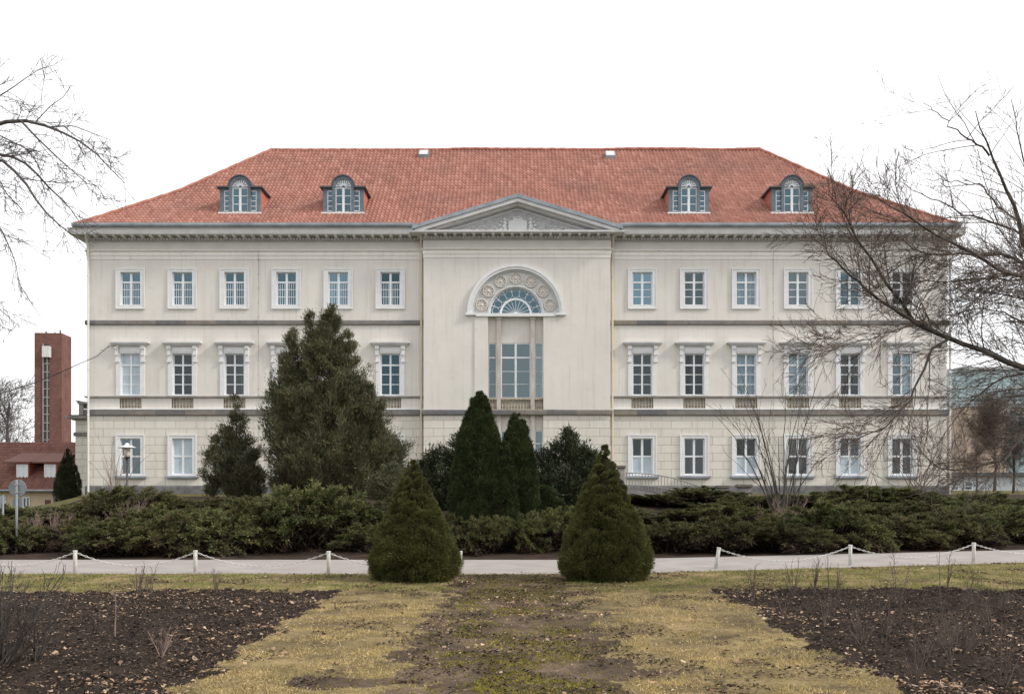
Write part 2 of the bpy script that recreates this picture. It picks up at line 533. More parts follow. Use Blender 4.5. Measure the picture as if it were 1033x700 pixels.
is_bank = (vm > ROAD_W) & (vm < ROAD_W+26) & (np.abs(xm) < 45)
def sub(Vall, F):
    u, inv = np.unique(F.ravel(), return_inverse=True)
    return Vall[u], inv.reshape(F.shape)

def ground_mat(name, c, spec=0.1, s1=1.2, s2=18, bstr=0.6):
    m,N,L,b = new_mat(name)
    v = objvec(N,L)
    n1 = noise_node(N,L,v,s1,6,0.65); n2 = noise_node(N,L,v,s2,6,0.7)
    c1 = ramp(N,L,n1,[(0.30,c[0]),(0.5,c[1]),(0.72,c[2])])
    c2 = ramp(N,L,n2,[(0.3,(0.55,0.55,0.55)),(0.7,(1.4,1.4,1.4))])
    L.new(mixc(N,L,0.8,c1,c2,'MULTIPLY'),b.inputs["Base Color"])
    b.inputs["Roughness"].default_value = 0.95; b.inputs["Specular IOR Level"].default_value = spec
    bump(N,L,b,n2,bstr,0.03)
    return m
MT['lawn'] = ground_mat("dry_mossy_turf", [(0.055,0.042,0.027),(0.18,0.138,0.068),(0.32,0.245,0.12)])
MT['meadow'] = ground_mat("rough_grass", [(0.06,0.06,0.025),(0.10,0.09,0.035),(0.13,0.11,0.05)])
MT['soil'] = ground_mat("dark_garden_soil", [(0.018,0.0135,0.011),(0.034,0.025,0.020),(0.058,0.043,0.034)], 0.1, 2.5, 22, 0.9)
MT['litter'] = ground_mat("bank_leaf_litter", [(0.020,0.015,0.011),(0.040,0.028,0.021),(0.070,0.048,0.037)], 0.1, 2.5, 15, 0.9)
MT['path'] = ground_mat("mossy_earth", [(0.050,0.038,0.028),(0.10,0.073,0.050),(0.20,0.145,0.10)], 0.1, 1.5, 20, 0.8)
MT['road'] = noisy("pale_compacted_gravel", (0.26,0.235,0.22), (0.34,0.31,0.29), 1.3, 0.95, 0.4, 60)

tag(mesh_np("ground", *sub(V, Q[~is_road & ~is_fine & ~is_bank]), MT['meadow'], smooth=True), kind='structure')
tag(mesh_np("bank", *sub(V, Q[is_bank]), MT['litter'], smooth=True), kind='structure')
tag(mesh_np("road", *sub(V, Q[is_road]), MT['road'], smooth=True), kind='structure')

step = 0.04
fx = np.arange(-FX, FX+1e-6, step); fv = np.linspace(FV, 0, int(-FV/step)+1)
gx, gv = np.meshgrid(fx, fv); gy = gv+yN(gx)
pp = np.stack([gx.ravel(), gy.ravel()], 1)
wob = (fbm(pp*1.3,4,11)-0.5)
wob2 = (fbm(pp*5,3,21)-0.5)
BED_L, BED_R, BED_TOP = -2.78, 3.22, 15.75
def masks(x, y, w, w2):
    bl = (x < BED_L+0.35*w+0.55*w2) & (y < BED_TOP+0.8*w+0.7*w2)
    br = (x > BED_R+0.4*w+0.55*w2) & (y < BED_TOP+0.35+0.9*w+0.7*w2)
    pt = (np.abs(x-0.03) < 1.0+0.9*w+0.9*w2) & (y < yN(x)-0.15)
    pt |= (np.abs(y-8.75-0.12*x) < 0.22+0.7*w) & (x > -1.9) & (x < 1.5)
    return bl, br, pt & ~bl & ~br
px_, py_ = pp[:,0], pp[:,1]
bl, br, pt = masks(px_, py_, wob, wob2)
clod = fbm(pp*9,4,31)-0.5; fine = fbm(pp*26,3,41)-0.5
zz = 0.035*(fbm(pp*0.8,3,51)-0.5)+0.03*wob2
zz = zz+np.where(bl|br, 0.09*clod+0.07*fine-0.01, np.where(pt, 0.04*clod+0.03*fine-0.015, 0.02*fine+0.02*clod))
edge = smooth(np.minimum(np.minimum(FX-np.abs(px_), -gv.ravel()), gv.ravel()-FV)/0.4)
zz = zz*edge
FVt = np.stack([px_, py_, zz], 1)
nf = len(fx)
ii = np.arange((len(fv)-1)*(nf-1)); r_, c_ = ii//(nf-1), ii%(nf-1)
FQ = np.stack([r_*nf+c_, r_*nf+c_+1, (r_+1)*nf+c_+1, (r_+1)*nf+c_], 1)
fl, fr, fp = bl[FQ].sum(1) >= 2, br[FQ].sum(1) >= 2, pt[FQ].sum(1) >= 2
lawnf = ~(fl|fr|fp)
tag(mesh_np("lawn", *sub(FVt, FQ[lawnf]), MT['lawn'], smooth=True), kind='structure')
tag(mesh_np("flower_bed", *sub(FVt, FQ[fl&~fp]), MT['soil']), kind='structure')
tag(mesh_np("flower_bed", *sub(FVt, FQ[fr&~fp&~fl]), MT['soil']), kind='structure')
tag(mesh_np("footpath", *sub(FVt, FQ[fp]), MT['path']), kind='structure')

# grass: blades growing from the lawn cells
rng = np.random.default_rng(7)
cent = FVt[FQ].mean(1)
def scatter(faces, dens_fn):
    c = cent[faces]; n = dens_fn(c); k = rng.poisson(n)
    idx = np.repeat(np.arange(len(c)), k)
    p = c[idx]+np.stack([rng.uniform(-.5,.5,len(idx))*step, rng.uniform(-.5,.5,len(idx))*step, np.zeros(len(idx))],1)
    return p
def grass_obj(name, P, mat, Ls, Wd, lean=0.9):
    n = len(P)
    D = unit(np.stack([rng.normal(0,lean,n), rng.normal(0,lean,n), np.abs(rng.normal(0.7,0.3,n))+0.15],1))
    S = unit(np.cross(D, rng.normal(size=(n,3))))
    Lh = (rng.uniform(0.5,1.3,n)*(0.55+1.1*fbm(P[:,:2]*3.3,3,55)**1.3*1.4))[:,None]*Ls; Wh = rng.uniform(0.6,1.3,n)[:,None]*Wd
    Vv = np.stack([P-S*Wh, P+S*Wh, P+D*Lh],1).reshape(-1,3)
    return tag(mesh_np(name, Vv, np.arange(3*n).reshape(n,3), mat), kind='stuff')
inview = (np.abs(cent[:,0]) < cent[:,1]*0.56+0.6)
F_GRASSY = foliage_mat("straw_moss_grass", [(0.26,0.195,0.085),(0.49,0.375,0.185),(0.39,0.31,0.14),(0.64,0.52,0.33),(0.25,0.22,0.085)], 1.8, 0.25, 0.8)
F_GRASSG = foliage_mat("green_grass", [(0.115,0.160,0.042),(0.185,0.222,0.066),(0.24,0.245,0.09),(0.36,0.305,0.15)], 1.4, 0.25, 0.8)
F_MOSS = foliage_mat("yellow_moss", [(0.19,0.175,0.028),(0.27,0.24,0.045),(0.16,0.145,0.03)], 2.0, 0.2, 0.9)
tone = fbm(cent[:,:2]*2.1,4,77)
thin = smooth((fbm(cent[:,:2]*2.6,5,88)-0.40)/0.14)*(1-.9*smooth((fbm(cent[:,:2]*1.7,4,143)-.61)/.03))        # bare, mole-dug patches
def dens(c, base=2.6):
    return np.clip(base*(11.0/np.maximum(c[:,1],7.5))**1.2, 0.4, 4)
green = cent[:,1]-0.25*np.abs(cent[:,0]-0)*0-15.6+1.8*(tone-0.5) > 0
f = np.where(lawnf & inview & ~green)[0]
f = f[rng.random(len(f)) < 0.12+0.88*thin[f]]
grass_obj("dry_grass", scatter(f, dens), F_GRASSY, 0.032, 0.0042)
f = np.where(lawnf & inview & green)[0]
f = f[rng.random(len(f)) < 0.25+0.75*thin[f]]
grass_obj("green_grass", scatter(f, lambda c: dens(c, 3.2)), F_GRASSG, 0.042, 0.0045)
mossn = smooth((fbm(cent[:,:2]*1.9,5,99)-0.37)/0.12)*smooth((1.0-np.abs(cent[:,0]))/0.5)
f = np.where(fp & inview)[0]
f = f[rng.random(len(f)) < mossn[f]*0.95+0.12]
grass_obj("moss", scatter(f, lambda c: dens(c, 2.2)), F_MOSS, 0.024, 0.007)

# soil crumbs and leaf litter
def leaves_obj(name, P, size, mat):
    n = len(P); s = size[:,None]
    a = rng.uniform(0,2*PI,n)
    U = np.stack([np.cos(a),np.sin(a),rng.normal(0,.25,n)],1); U = unit(U)
    W = unit(np.cross(U, np.stack([rng.normal(0,.3,n),rng.normal(0,.3,n),np.ones(n)],1)))
    Nn = np.cross(W,U)*-1; Nn = np.where(Nn[:,2:3] < 0, -Nn, Nn)
    w = rng.uniform(0.14,0.42,n)[:,None]; curl = rng.uniform(-0.1,0.35,n)[:,None]
    q = [P-U*s*.5, P-U*s*.12+W*s*w+Nn*s*curl, P+U*s*.25+W*s*w*.7+Nn*s*curl*.9, P+U*s*.5+Nn*s*.12, P+U*s*.25-W*s*w*.7+Nn*s*curl*.8, P-U*s*.12-W*s*w+Nn*s*curl]
    Vv = np.stack(q,1).reshape(-1,3)
    b = np.arange(n)[:,None]*6
    F = np.concatenate([b+np.array([[0,1,2,3]]), b+np.array([[0,3,4,5]])])
    return tag(mesh_np(name, Vv, F, mat), kind='stuff')
MT['leaf'] = foliage_mat("dry_fallen_leaves", [(0.20,0.13,0.085),(0.42,0.31,0.23),(0.30,0.19,0.13),(0.55,0.43,0.34),(0.16,0.085,0.05)], 3, 0.15, 0.7)
MT['crumb'] = foliage_mat("pale_soil_crumbs", [(0.03,0.022,0.018),(0.05,0.036,0.03),(0.12,0.09,0.075),(0.04,0.03,0.025)], 3, 0.0, 0.95)
lm = np.where(inview)[0]
drift = fbm(cent[:,:2]*1.1,4,123)
wgt = np.where((fl|fr)[lm], 1.0, np.where(fp[lm], 1.3, 0.55))*(0.15+2.2*smooth((drift[lm]-0.45)/0.25))
wgt *= 1+6.0*np.exp(-((cent[lm,0]-BED_R-0.2)/0.3)**2)*(cent[lm,1] < 15)+1.0*np.exp(-((cent[lm,0]-BED_L+0.25)/0.3)**2)*(cent[lm,1] < 15)
wgt /= wgt.sum()
pk = rng.choice(lm, 4400, p=wgt)
leaves_obj("fallen_leaves", cent[pk]+np.array([0,0,0.025]), rng.uniform(0.022,0.07,len(pk))*np.where(rng.random(len(pk))<.12,1.35,0.85), MT['leaf'])
pk = rng.choice(lm, 17000, p=wgt**.6/(wgt**.6).sum())
leaves_obj("leaf_crumbs", cent[pk]+np.array([0,0,0.015])+np.stack([rng.uniform(-.03,.03,17000),rng.uniform(-.03,.03,17000),np.zeros(17000)],1), rng.uniform(0.010,0.028,17000), MT['leaf'])
spots = lawnf & (fbm(cent[:,:2]*1.7,4,143) > .635)
cl = np.where((fl|fr|spots|(fp & (fbm(cent[:,:2]*2.3,4,151)>.50))) & inview)[0]
pk = rng.choice(cl, 46000)
leaves_obj("soil_crumbs", cent[pk]+np.stack([rng.uniform(-.02,.02,len(pk)),rng.uniform(-.02,.02,len(pk)),rng.uniform(0,.02,len(pk))],1), rng.uniform(0.015,0.05,len(pk)), MT['crumb'])

# ------------------------------------------------------------------ the mansion
YF = 60.0; YC = 59.55; YB = 77.2; GZ0 = 0.9
AX = 521.0
def bx(p): return X(p, YF)
def bz(p): return Z(p, YF)
XL, XR = bx(88), bx(955)
CL, CR = bx(428), bx(615)
man = empty("mansion", (bx(AX), YF, 1.1), "long cream three-storey mansion with red hipped roof, central pediment and arched window", "mansion")
WX = [131.7+52.4*k for k in range(6)]+[648+52.4*k for k in range(6)]

def wall_cells(mb, x0, x1, z0, z1, holes, y):
    xsx = sorted({x0,x1}|{h[0] for h in holes}|{h[1] for h in holes})
    zsz = sorted({z0,z1}|{h[2] for h in holes}|{h[3] for h in holes})
    xsx = [q for q in xsx if x0-1e-6 <= q <= x1+1e-6]; zsz = [q for q in zsz if z0-1e-6 <= q <= z1+1e-6]
    for i in range(len(xsx)-1):
        for j in range(len(zsz)-1):
            cx, cz = (xsx[i]+xsx[i+1])/2, (zsz[j]+zsz[j+1])/2
            if any(h[0] < cx < h[1] and h[2] < cz < h[3] for h in holes): continue
            mb.quad((xsx[i],y,zsz[j]),(xsx[i+1],y,zsz[j]),(xsx[i+1],y,zsz[j+1]),(xsx[i],y,zsz[j+1]))

KIND = {   # glass rect, surround rect, in photo pixels relative to the window axis: half widths and heights
    'upper': dict(g=(10.0,308.0,274.6), s=(14.3,311.4,271.4)),
    'middle': dict(g=(9.8,398.6,356.8), s=(14.4,399.2,349.5)),
    'ground': dict(g=(10.2,478.6,442.0), s=(14.2,480.0,438.6)),
}
holes_up, holes_gr = [], []
for cx in WX:
    for k in KIND:
        hw, b_, t_ = KIND[k]['g']
        h = (bx(cx-hw)-0.02, bx(cx+hw)+0.02, bz(b_)-0.02, bz(t_)+0.02)
        (holes_gr if k == 'ground' else holes_up).append(h)
for cx in WX: holes_up.append((bx(cx-11.0), bx(cx+11.0), bz(411.7), bz(401.6)))
ZT = bz(243); ZS = bz(416.5)
w = MB()
wall_cells(w, XL, CL, ZS, ZT+0.6, holes_up, YF); wall_cells(w, CR, XR, ZS, ZT+0.6, holes_up, YF)
# returns of the projection, side walls and back
for (xa, ya, xb, yb) in ((CL,YF,CL,YC),(CR,YC,CR,YF),(XR,YF,XR,YB),(XR,YB,XL,YB),(XL,YB,XL,YF)):
    w.quad((xa,ya,ZS),(xb,yb,ZS),(xb,yb,ZT+0.6),(xa,ya,ZT+0.6))
arch_c, arch_b = 520.3, 316.0
def cxz(p): return X(p, YC)
def czz(p): return Z(p, YC)
aX, aZ = cxz(arch_c), czz(arch_b)
u = YC/1000.0
A0 = (aX-49*u, aX+49*u, aZ, aZ+50*u)
bay = (cxz(492.4), cxz(548), bz(540), czz(318.5))
wall_cells(w, CL, CR, ZS, ZT+0.6, [A0, bay], YC)
n = 40; ro = 44*u
pts_in, pts_out = [], []
for k in range(n+1):
    a = PI*k/n; c, s_ = math.cos(a), math.sin(a)
    t = min((49*u)/max(abs(c),1e-6), (50*u)/max(s_,1e-6))
    pts_in.append((aX+ro*c, aZ+ro*s_)); pts_out.append((aX+t*c, aZ+t*s_))
# include rectangle corners
for k in range(n):
    a, b_, c, d_ = pts_in[k], pts_out[k], pts_out[k+1], pts_in[k+1]
    poly = [a, b_]
    for cr in ((aX+49*u, aZ+50*u), (aX-49*u, aZ+50*u)):
        ang = math.atan2(cr[1]-aZ, cr[0]-aX)
        if PI*k/n < ang-1e-6 < PI*(k+1)/n-2e-6: poly.append(cr)
    poly += [c, d_]
    w.add([(q[0],YC,q[1]) for q in poly], [tuple(range(len(poly)))])
w.build("upper_wall", MT['stucco'], man)
w = MB()
wall_cells(w, XL, CL, GZ0-0.6, ZS, holes_gr, YF); wall_cells(w, CR, XR, GZ0-0.6, ZS, holes_gr, YF)
wall_cells(w, CL, CR, GZ0-0.6, ZS, [bay], YC)
for (xa, ya, xb, yb) in ((CL,YF,CL,YC),(CR,YC,CR,YF),(XR,YF,XR,YB),(XR,YB,XL,YB),(XL,YB,XL,YF)):
    w.quad((xa,ya,GZ0-0.6),(xb,yb,GZ0-0.6),(xb,yb,ZS),(xa,ya,ZS))
w.build("ground_floor_wall", MT['ashlar'], man)
# rooms: floors and a spine wall behind the windows
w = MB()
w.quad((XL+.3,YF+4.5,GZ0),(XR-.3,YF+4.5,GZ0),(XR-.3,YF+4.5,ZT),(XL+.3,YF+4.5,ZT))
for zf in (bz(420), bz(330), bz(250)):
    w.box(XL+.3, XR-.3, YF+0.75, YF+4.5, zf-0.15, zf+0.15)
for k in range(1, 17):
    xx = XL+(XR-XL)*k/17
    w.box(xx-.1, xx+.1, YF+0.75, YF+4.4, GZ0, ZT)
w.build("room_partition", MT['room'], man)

PLAN_ALL = [(XL,YF),(CL,YF),(CL,YC),(CR,YC),(CR,YF),(XR,YF),(XR,YB),(XL,YB)]
PLAN_L = [(XL,YB),(XL,YF),(CL,YF)]
PLAN_R = [(CR,YF),(XR,YF),(XR,YB)]
PLAN_C = [(CL,YF),(CL,YC),(CR,YC),(CR,YF)]
# plinth, string courses
MB().sweep(PLAN_ALL, [(-.05,GZ0-.6),(.10,GZ0-.6),(.10,bz(491)),(.06,bz(489.8)),(-.05,bz(489.8))], True).build("plinth", MT['plinth'], man)
def course(name, plan, p0, p1, out, mat, closed=False):
    return MB().sweep(plan, [(-.05,bz(p1)),(out*.7,bz(p1)),(out,bz(p1)+.05),(out,bz(p0)-.06),(out*.8,bz(p0)),(-.05,bz(p0))], closed).build(name, mat, man)
course("string_course", PLAN_L, 323.2, 328.0, .11, MT['course'])
course("string_course", PLAN_R, 323.2, 328.0, .11, MT['course'])
course("string_course", PLAN_ALL, 413.9, 419.2, .13, MT['course'], True)
MB().sweep(PLAN_L, [(-.04,bz(413.4)),(.15,bz(413.4)),(.15,bz(412.2)),(-.04,bz(412.0))]).build("ledge", MT['trim'], man)
MB().sweep(PLAN_R, [(-.04,bz(413.4)),(.15,bz(413.4)),(.15,bz(412.2)),(-.04,bz(412.0))]).build("ledge", MT['trim'], man)
for pl in (PLAN_L, PLAN_R):
    MB().sweep(pl, [(-.04,bz(401.4)),(.08,bz(401.4)),(.13,bz(400.6)),(.13,bz(399.5)),(-.04,bz(399.3))]).build("sill_course", MT['sill_course'], man)

# entablature
MB().sweep(PLAN_ALL, [(-.03,bz(262)),(.03,bz(262)),(.03,bz(258.3)),(.06,bz(258.2)),(.06,bz(254.6)),(.10,bz(254.2)),(.15,bz(253.4)),(.15,bz(252.8)),(-.03,bz(252.6))], True).build("architrave", MT['band'], man)
MB().sweep(PLAN_ALL, [(.0,bz(252.7)),(.035,bz(252.7)),(.035,bz(242.6)),(.0,bz(242.5))], True).build("frieze", MT['frieze'], man)
zs = 16.62      # soffit of the corona
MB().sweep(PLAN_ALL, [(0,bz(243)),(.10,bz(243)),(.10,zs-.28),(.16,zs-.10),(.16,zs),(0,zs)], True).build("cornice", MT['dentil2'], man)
for pl, xe in ((PLAN_L, None), (PLAN_R, None)):
    pl = [(XL,YB),(XL,YF),(CL-.05,YF)] if pl is PLAN_L else [(CR+.05,YF),(XR,YF),(XR,YB)]
    MB().sweep(pl, [(0,zs),(.78,zs),(.78,zs+.07),(.80,zs+.10),(.80,zs+.27),(.88,zs+.36),(.0,zs+.37)]).build("corona", MT['cornice'], man)
den, mod = MB(), MB()
def along(x0, x1, y, stepm, wdt, fn):
    nn = max(1, int((x1-x0)/stepm)); st = (x1-x0)/nn
    for k in range(nn):
        c = x0+st*(k+.5); fn(c-wdt/2, c+wdt/2, y)
for (a, b_, yy) in ((XL,CL-.1,YF),(CL,CR,YC),(CR+.1,XR,YF)):
    along(a, b_, yy, 0.19, 0.11, lambda p, q, y: den.box(p, q, y-.185, y-.09, bz(242.6), bz(240.6)))
    along(a-.1, b_+.1, yy, 0.55, 0.17, lambda p, q, y: mod.add(
        [(p,y-.12,zs-.17),(q,y-.12,zs-.17),(q,y-.12,zs+.01),(p,y-.12,zs+.01),(p,y-.66,zs-.09),(q,y-.66,zs-.09),(q,y-.66,zs+.01),(p,y-.66,zs+.01)],
        [(0,4,5,1),(4,7,6,5),(0,3,7,4),(1,5,6,2)]))
den.build("dentil_band", MT['cornice'], man)
mod.build("modillion_band", MT['cornice'], man)
# gutters along the eaves of both wings
EX0, EX1, EY = X(73.3,59.05), X(969.5,59.05), 59.05
PX0, PX1 = X(418.5,58.75), X(625.5,58.75)
def gutter(x0, x1):
    g = MB()
    prof = [(EY+.10,zs+.37),(EY+.02,zs+.36),(EY-.06,zs+.40),(EY-.10,zs+.48),(EY-.10,zs+.60),(EY-.075,zs+.61),(EY-.07,zs+.50),(EY+.10,zs+.47)]
    vs = [(x0,y,z) for y,z in prof]+[(x1,y,z) for y,z in prof]; m_ = len(prof)
    g.add(vs, [(i,i+m_,(i+1)%m_+m_,(i+1)%m_) for i in range(m_)]+[tuple(range(m_-1,-1,-1)), tuple(range(m_,2*m_))])
    g.build("gutter", MT['zinc'], man)
gutter(EX0, PX0-.02); gutter(PX1+.02, EX1)

# roof
PROF = [(0.0,17.06),(1.2,17.90),(4.72,20.46),(9.58,24.78)]
def roof_z(s):
    return np.interp(s, [p[0] for p in PROF], [p[1] for p in PROF])
RB = 9.58
pxc = (PX0+PX1)/2; phw = (PX1-PX0)/2
PZ0, PZA = Z(227.0,58.75), Z(195.5,58.75)
PLO = zs+.13
def ped_z(x):
    return PZ0+(PZA-PZ0)*(1-np.abs(x-pxc)/phw)
tw, trow = 0.25, 0.40
plen = np.concatenate([[0], np.cumsum([math.hypot(PROF[i+1][0]-PROF[i][0], PROF[i+1][1]-PROF[i][1]) for i in range(len(PROF)-1)])])
ns = [p[0] for p in PROF]
nrow = int(plen[-1]/trow)
cols_x = np.arange(EX0-0.1, EX1+0.1, tw/4)
ph = (cols_x/tw)%1.0
prof_h = 0.052*np.sin(2*PI*ph)+0.022*np.sin(4*PI*ph+0.6)
Vr, Fr, UV = [], [], []
base = 0; ncx = len(cols_x)
rr = np.random.default_rng(3)
for r in range(nrow):
    l0, l1 = r*plen[-1]/nrow, (r+1)*plen[-1]/nrow+0.02
    for (l, lift, vv) in ((l0,-0.01,r+.1),(l0,0.085,r+.12),(l1,0.005,r+.95)):
        s = np.interp(l, plen, ns)
        z = roof_z(s)+lift
        sag = 0.05*(fbm(np.stack([cols_x*0.25, np.full(ncx, s*0.5)],1),3,9)-0.5)*2
        jit = 0.012*(rr.random(ncx//4+1).repeat(4)[:ncx]-0.5)
        Vr.append(np.stack([cols_x, np.full(ncx, EY+s-(0.02 if lift>0.03 else 0)), z+prof_h+sag+jit],1))
        UV.append(np.stack([cols_x/tw, np.full(ncx, vv)],1))
    i0 = base+np.arange(ncx-1)
    for (a, b_) in ((0,1),(1,2)):
        Fr.append(np.stack([i0+a*ncx, i0+1+a*ncx, i0+1+b_*ncx, i0+b_*ncx],1))
    base += 3*ncx
Vr, Fr, UV = np.concatenate(Vr), np.concatenate(Fr), np.concatenate(UV)
cc = Vr[Fr].mean(1); sfr = cc[:,1]-EY
keep = (cc[:,0] > EX0+sfr-.03) & (cc[:,0] < EX1-sfr+.03)
keep &= ~((ped_z(cc[:,0]) > cc[:,2]-0.06) & (np.abs(cc[:,0]-pxc) < phw))
Vk, Fk = sub(Vr, Fr[keep]); UVk = UV[np.unique(Fr[keep].ravel())]
roof = mesh_np("roof", Vk, Fk, MT['tiles'], man, uv=UVk)
rs = MB()
for i in range(len(PROF)-1):
    (s0,z0),(s1,z1) = PROF[i], PROF[i+1]
    YBk = EY+2*RB
    rs.quad((EX0+s0,YBk-s0,z0),(EX0+s0,EY+s0,z0),(EX0+s1,EY+s1,z1),(EX0+s1,YBk-s1,z1))
    rs.quad((EX1-s0,EY+s0,z0),(EX1-s0,YBk-s0,z0),(EX1-s1,YBk-s1,z1),(EX1-s1,EY+s1,z1))
    rs.quad((EX1-s0,YBk-s0,z0),(EX0+s0,YBk-s0,z0),(EX0+s1,YBk-s1,z1),(EX1-s1,YBk-s1,z1))
# soffit closing the eaves
rs.quad((EX0,60.1,17.0),(EX1,60.1,17.0),(EX1,EY+2*RB,17.0),(EX0,EY+2*RB,17.0))
rs.build("rear_roof", MT['ridge'], man)
hp = MB()
for (x0, sg) in ((EX0,1),(EX1,-1)):
    ss = np.linspace(0, RB, 40)
    pts = [(x0+sg*s, EY+s, float(roof_z(s))+.05+0.02*math.sin(k*2.1)) for k, s in enumerate(ss)]
    hp.tube(pts, 0.13, 7)
xr0, xr1 = EX0+RB, EX1-RB
kx = np.linspace(xr0, xr1, 90)
hp.tube([(x, EY+RB, 24.80+0.10*(vnoise(np.array([[x*0.35,0.0]]),4)[0]-0.5)+0.02*(k%2)) for k, x in enumerate(kx)], 0.14, 7)
hp.build("ridge_tiles", MT['ridge'], man)
def hatch(px, py):
    # skylight hatch set on the slope
    s = 0
    for s in np.linspace(0, RB, 400):
        if 488-(roof_z(s)-EYE)*1000/(EY+s) < py: break
    x, y, z = X(px, EY+s), EY+s, float(roof_z(s))
    h = MB()
    h.add([(x-.33,y-.28,z-.22),(x+.33,y-.28,z-.22),(x+.33,y+.28,z+.27),(x-.33,y+.28,z+.27),(x-.33,y-.36,z+.02),(x+.33,y-.36,z+.02),(x+.33,y+.2,z+.50),(x-.33,y+.2,z+.50)],
          [(0,1,5,4),(1,2,6,5),(2,3,7,6),(3,0,4,7),(4,5,6,7)])
    o = h.build("roof_hatch", MT['zinc'], man)
    g = MB(); g.quad((x-.26,y-.325,z+.07),(x+.26,y-.325,z+.07),(x+.26,y+.155,z+.485),(x-.26,y+.155,z+.485))
    g.build("pane", MT['blind'], o)
hatch(427.5, 158); hatch(615.5, 159)

# pediment
slope = (PZA-PZ0)/phw
def rake(mb, a, t, y0, y1, hw=phw):
    """band lying a..a+t below the top line of the pediment"""
    zo = lambda x: PZA-a-slope*abs(x)
    xi = (PZA-a-t-PLO)/slope
    mb.prism([(pxc-hw,PLO),(pxc-xi,PLO),(pxc,PZA-a-t),(pxc+xi,PLO),(pxc+hw,PLO),(pxc+hw,max(PLO+.01,zo(hw))),(pxc,PZA-a),(pxc-hw,max(PLO+.01,zo(hw)))], y0, y1)
tym = MB().prism([(pxc-phw+.5,PLO-.02),(pxc+phw-.5,PLO-.02),(pxc,PZA-.35)], 59.46, 59.50)
tymo = tym.build("pediment", MT['tympanum'], man)
cap = MB(); cap.prism([(pxc-phw-.16,PZ0-.26),(pxc,PZA-.22),(pxc+phw+.16,PZ0-.26),(pxc+phw+.16,PZ0-.04),(pxc,PZA),(pxc-phw-.16,PZ0-.04)], 58.68, 62.6)
cap.build("cover_sheet", MT['zinc'], tymo)
pe = MB(); rake(pe, .222, .22, 58.76, 59.6); pe.build("raking_cornice", MT['cornice'], tymo)
pe2 = MB(); rake(pe2, .443, .12, 59.12, 59.6, phw-.35); rake(pe2, .72, .05, 59.40, 59.6, phw-1.5)
pe2.build("raking_moulding", MT['cornice'], tymo)
MB().sweep(PLAN_C, [(0,zs-.001),(.78,zs-.001),(.80,zs+.05),(.80,zs+.12),(0,zs+.135)]).build("corona", MT['cornice'], tymo)
# relief: shield with crown, flanking figures, scrollwork
rl = MB()
bxm, bzm = pxc+.02, PLO+.01
rl.prism([(bxm-.55,bzm),(bxm+.55,bzm),(bxm+.55,bzm+.66),(bxm+.25,bzm+.74),(bxm-.25,bzm+.74),(bxm-.55,bzm+.66)], 59.36, 59.47)
for k in range(5):
    rl.lathe((bxm-.24+.12*k, 59.40, bzm+.86+.06*(1-abs(k-2)/2)), [(.0,-.05),(.07,0),(.0,.06)], 6, 'y')
rl.box(bxm-.28, bxm+.28, 59.37, 59.46, bzm+.75, bzm+.83)
for sg in (-1,1):
    for (dx, dz, r1) in ((.78,.78,.10),(.76,.58,.14),(.80,.36,.15),(.74,.16,.13),(.98,.62,.08),(1.05,.42,.10),(.98,.18,.12),(1.18,.76,.06),(.64,.74,.06),(1.1,.12,.10)):
        rl.lathe((bxm+sg*dx, 59.44, bzm+dz), [(r1,-.02),(r1*.9,.05),(r1*.5,.09),(.01,.10)], 8, 'y')
    rl.tube([(bxm+sg*(1.2+.12*t_), 59.43, bzm+.15+.16*math.sin(t_*.9)*(1-t_/22)) for t_ in range(20)], .035, 5)
    for k in range(13):
        r1 = .15*(1-k/17)
        cx_, cz_ = bxm+sg*(1.45+.20*k), bzm+.13+.32*(1-k/12.5)*(0.5+0.4*math.sin(k*2.2))
        cz_ = min(cz_, bzm+.95-(1.45+.2*k)*.26)
        rl.tube([(cx_+r1*(1-q/16)*math.cos(q*.7), 59.43, cz_+r1*(1-q/16)*math.sin(q*.7)) for q in range(14)], .028, 4)
rl.build("relief", MT['relief'], tymo)

# central arched window
arch = MB().halfring(aX, aZ, 44*u, 48.6*u, YC-.10, YC+.05, 40)
arch.halfring(aX, aZ, 46.4*u, 49.2*u, YC-.16, YC-.05, 40)
arch.box(aX-50.5*u, aX-40.5*u, YC-.20, YC+.10, aZ-2.2*u, aZ-.002)
arch.box(aX+40.5*u, aX+50.5*u, YC-.20, YC+.10, aZ-2.2*u, aZ-.002)
arch.box(aX-40.4*u, aX+40.4*u, YC-.13, YC+.40, aZ-3.4*u, aZ-.6*u)
lun = arch.build("arched_window", MT['trim'], man)
bd = MB().halfring(aX, aZ, 27*u, 44*u, YC+.14, YC+.46, 40)
bd.halfring(aX, aZ, 26.9*u, 28.6*u, YC+.08, YC+.46, 40)
bd.halfring(aX, aZ, 42.2*u, 44.2*u, YC+.06, YC+.2, 40)
bd.build("coffered_band", MT['relief'], lun)
ro_ = MB()
for k in range(7):
    a = R(14.0)+R(152/6)*k
    c = (aX+35.6*u*math.cos(a), YC+.14, aZ+35.6*u*math.sin(a))
    r1 = 6.3*u
    ro_.lathe(c, [(r1,-.02),(r1,.07),(r1*.86,.09),(r1*.78,.04),(r1*.70,.005),(r1*.58,.005),(r1*.5,.05),(r1*.34,.03),(r1*.22,.06),(r1*.05,.10)], 16, 'y')
    for q in range(8):
        b_ = q*PI/4
        ro_.lathe((c[0]+r1*.62*math.cos(b_), c[1]-.02, c[2]+r1*.62*math.sin(b_)), [(r1*.17,-.02),(r1*.14,.03),(.005,.05)], 6, 'y')
ro_.build("rosette", MT['rosette'], lun)
bars = MB()
gy_ = YC+.36
bars.halfring(aX, aZ, 25.6*u, 27.1*u, gy_-.05, gy_+.05, 40)
bars.halfring(aX, aZ, 14.2*u, 16.2*u, gy_-.06, gy_+.04, 32)
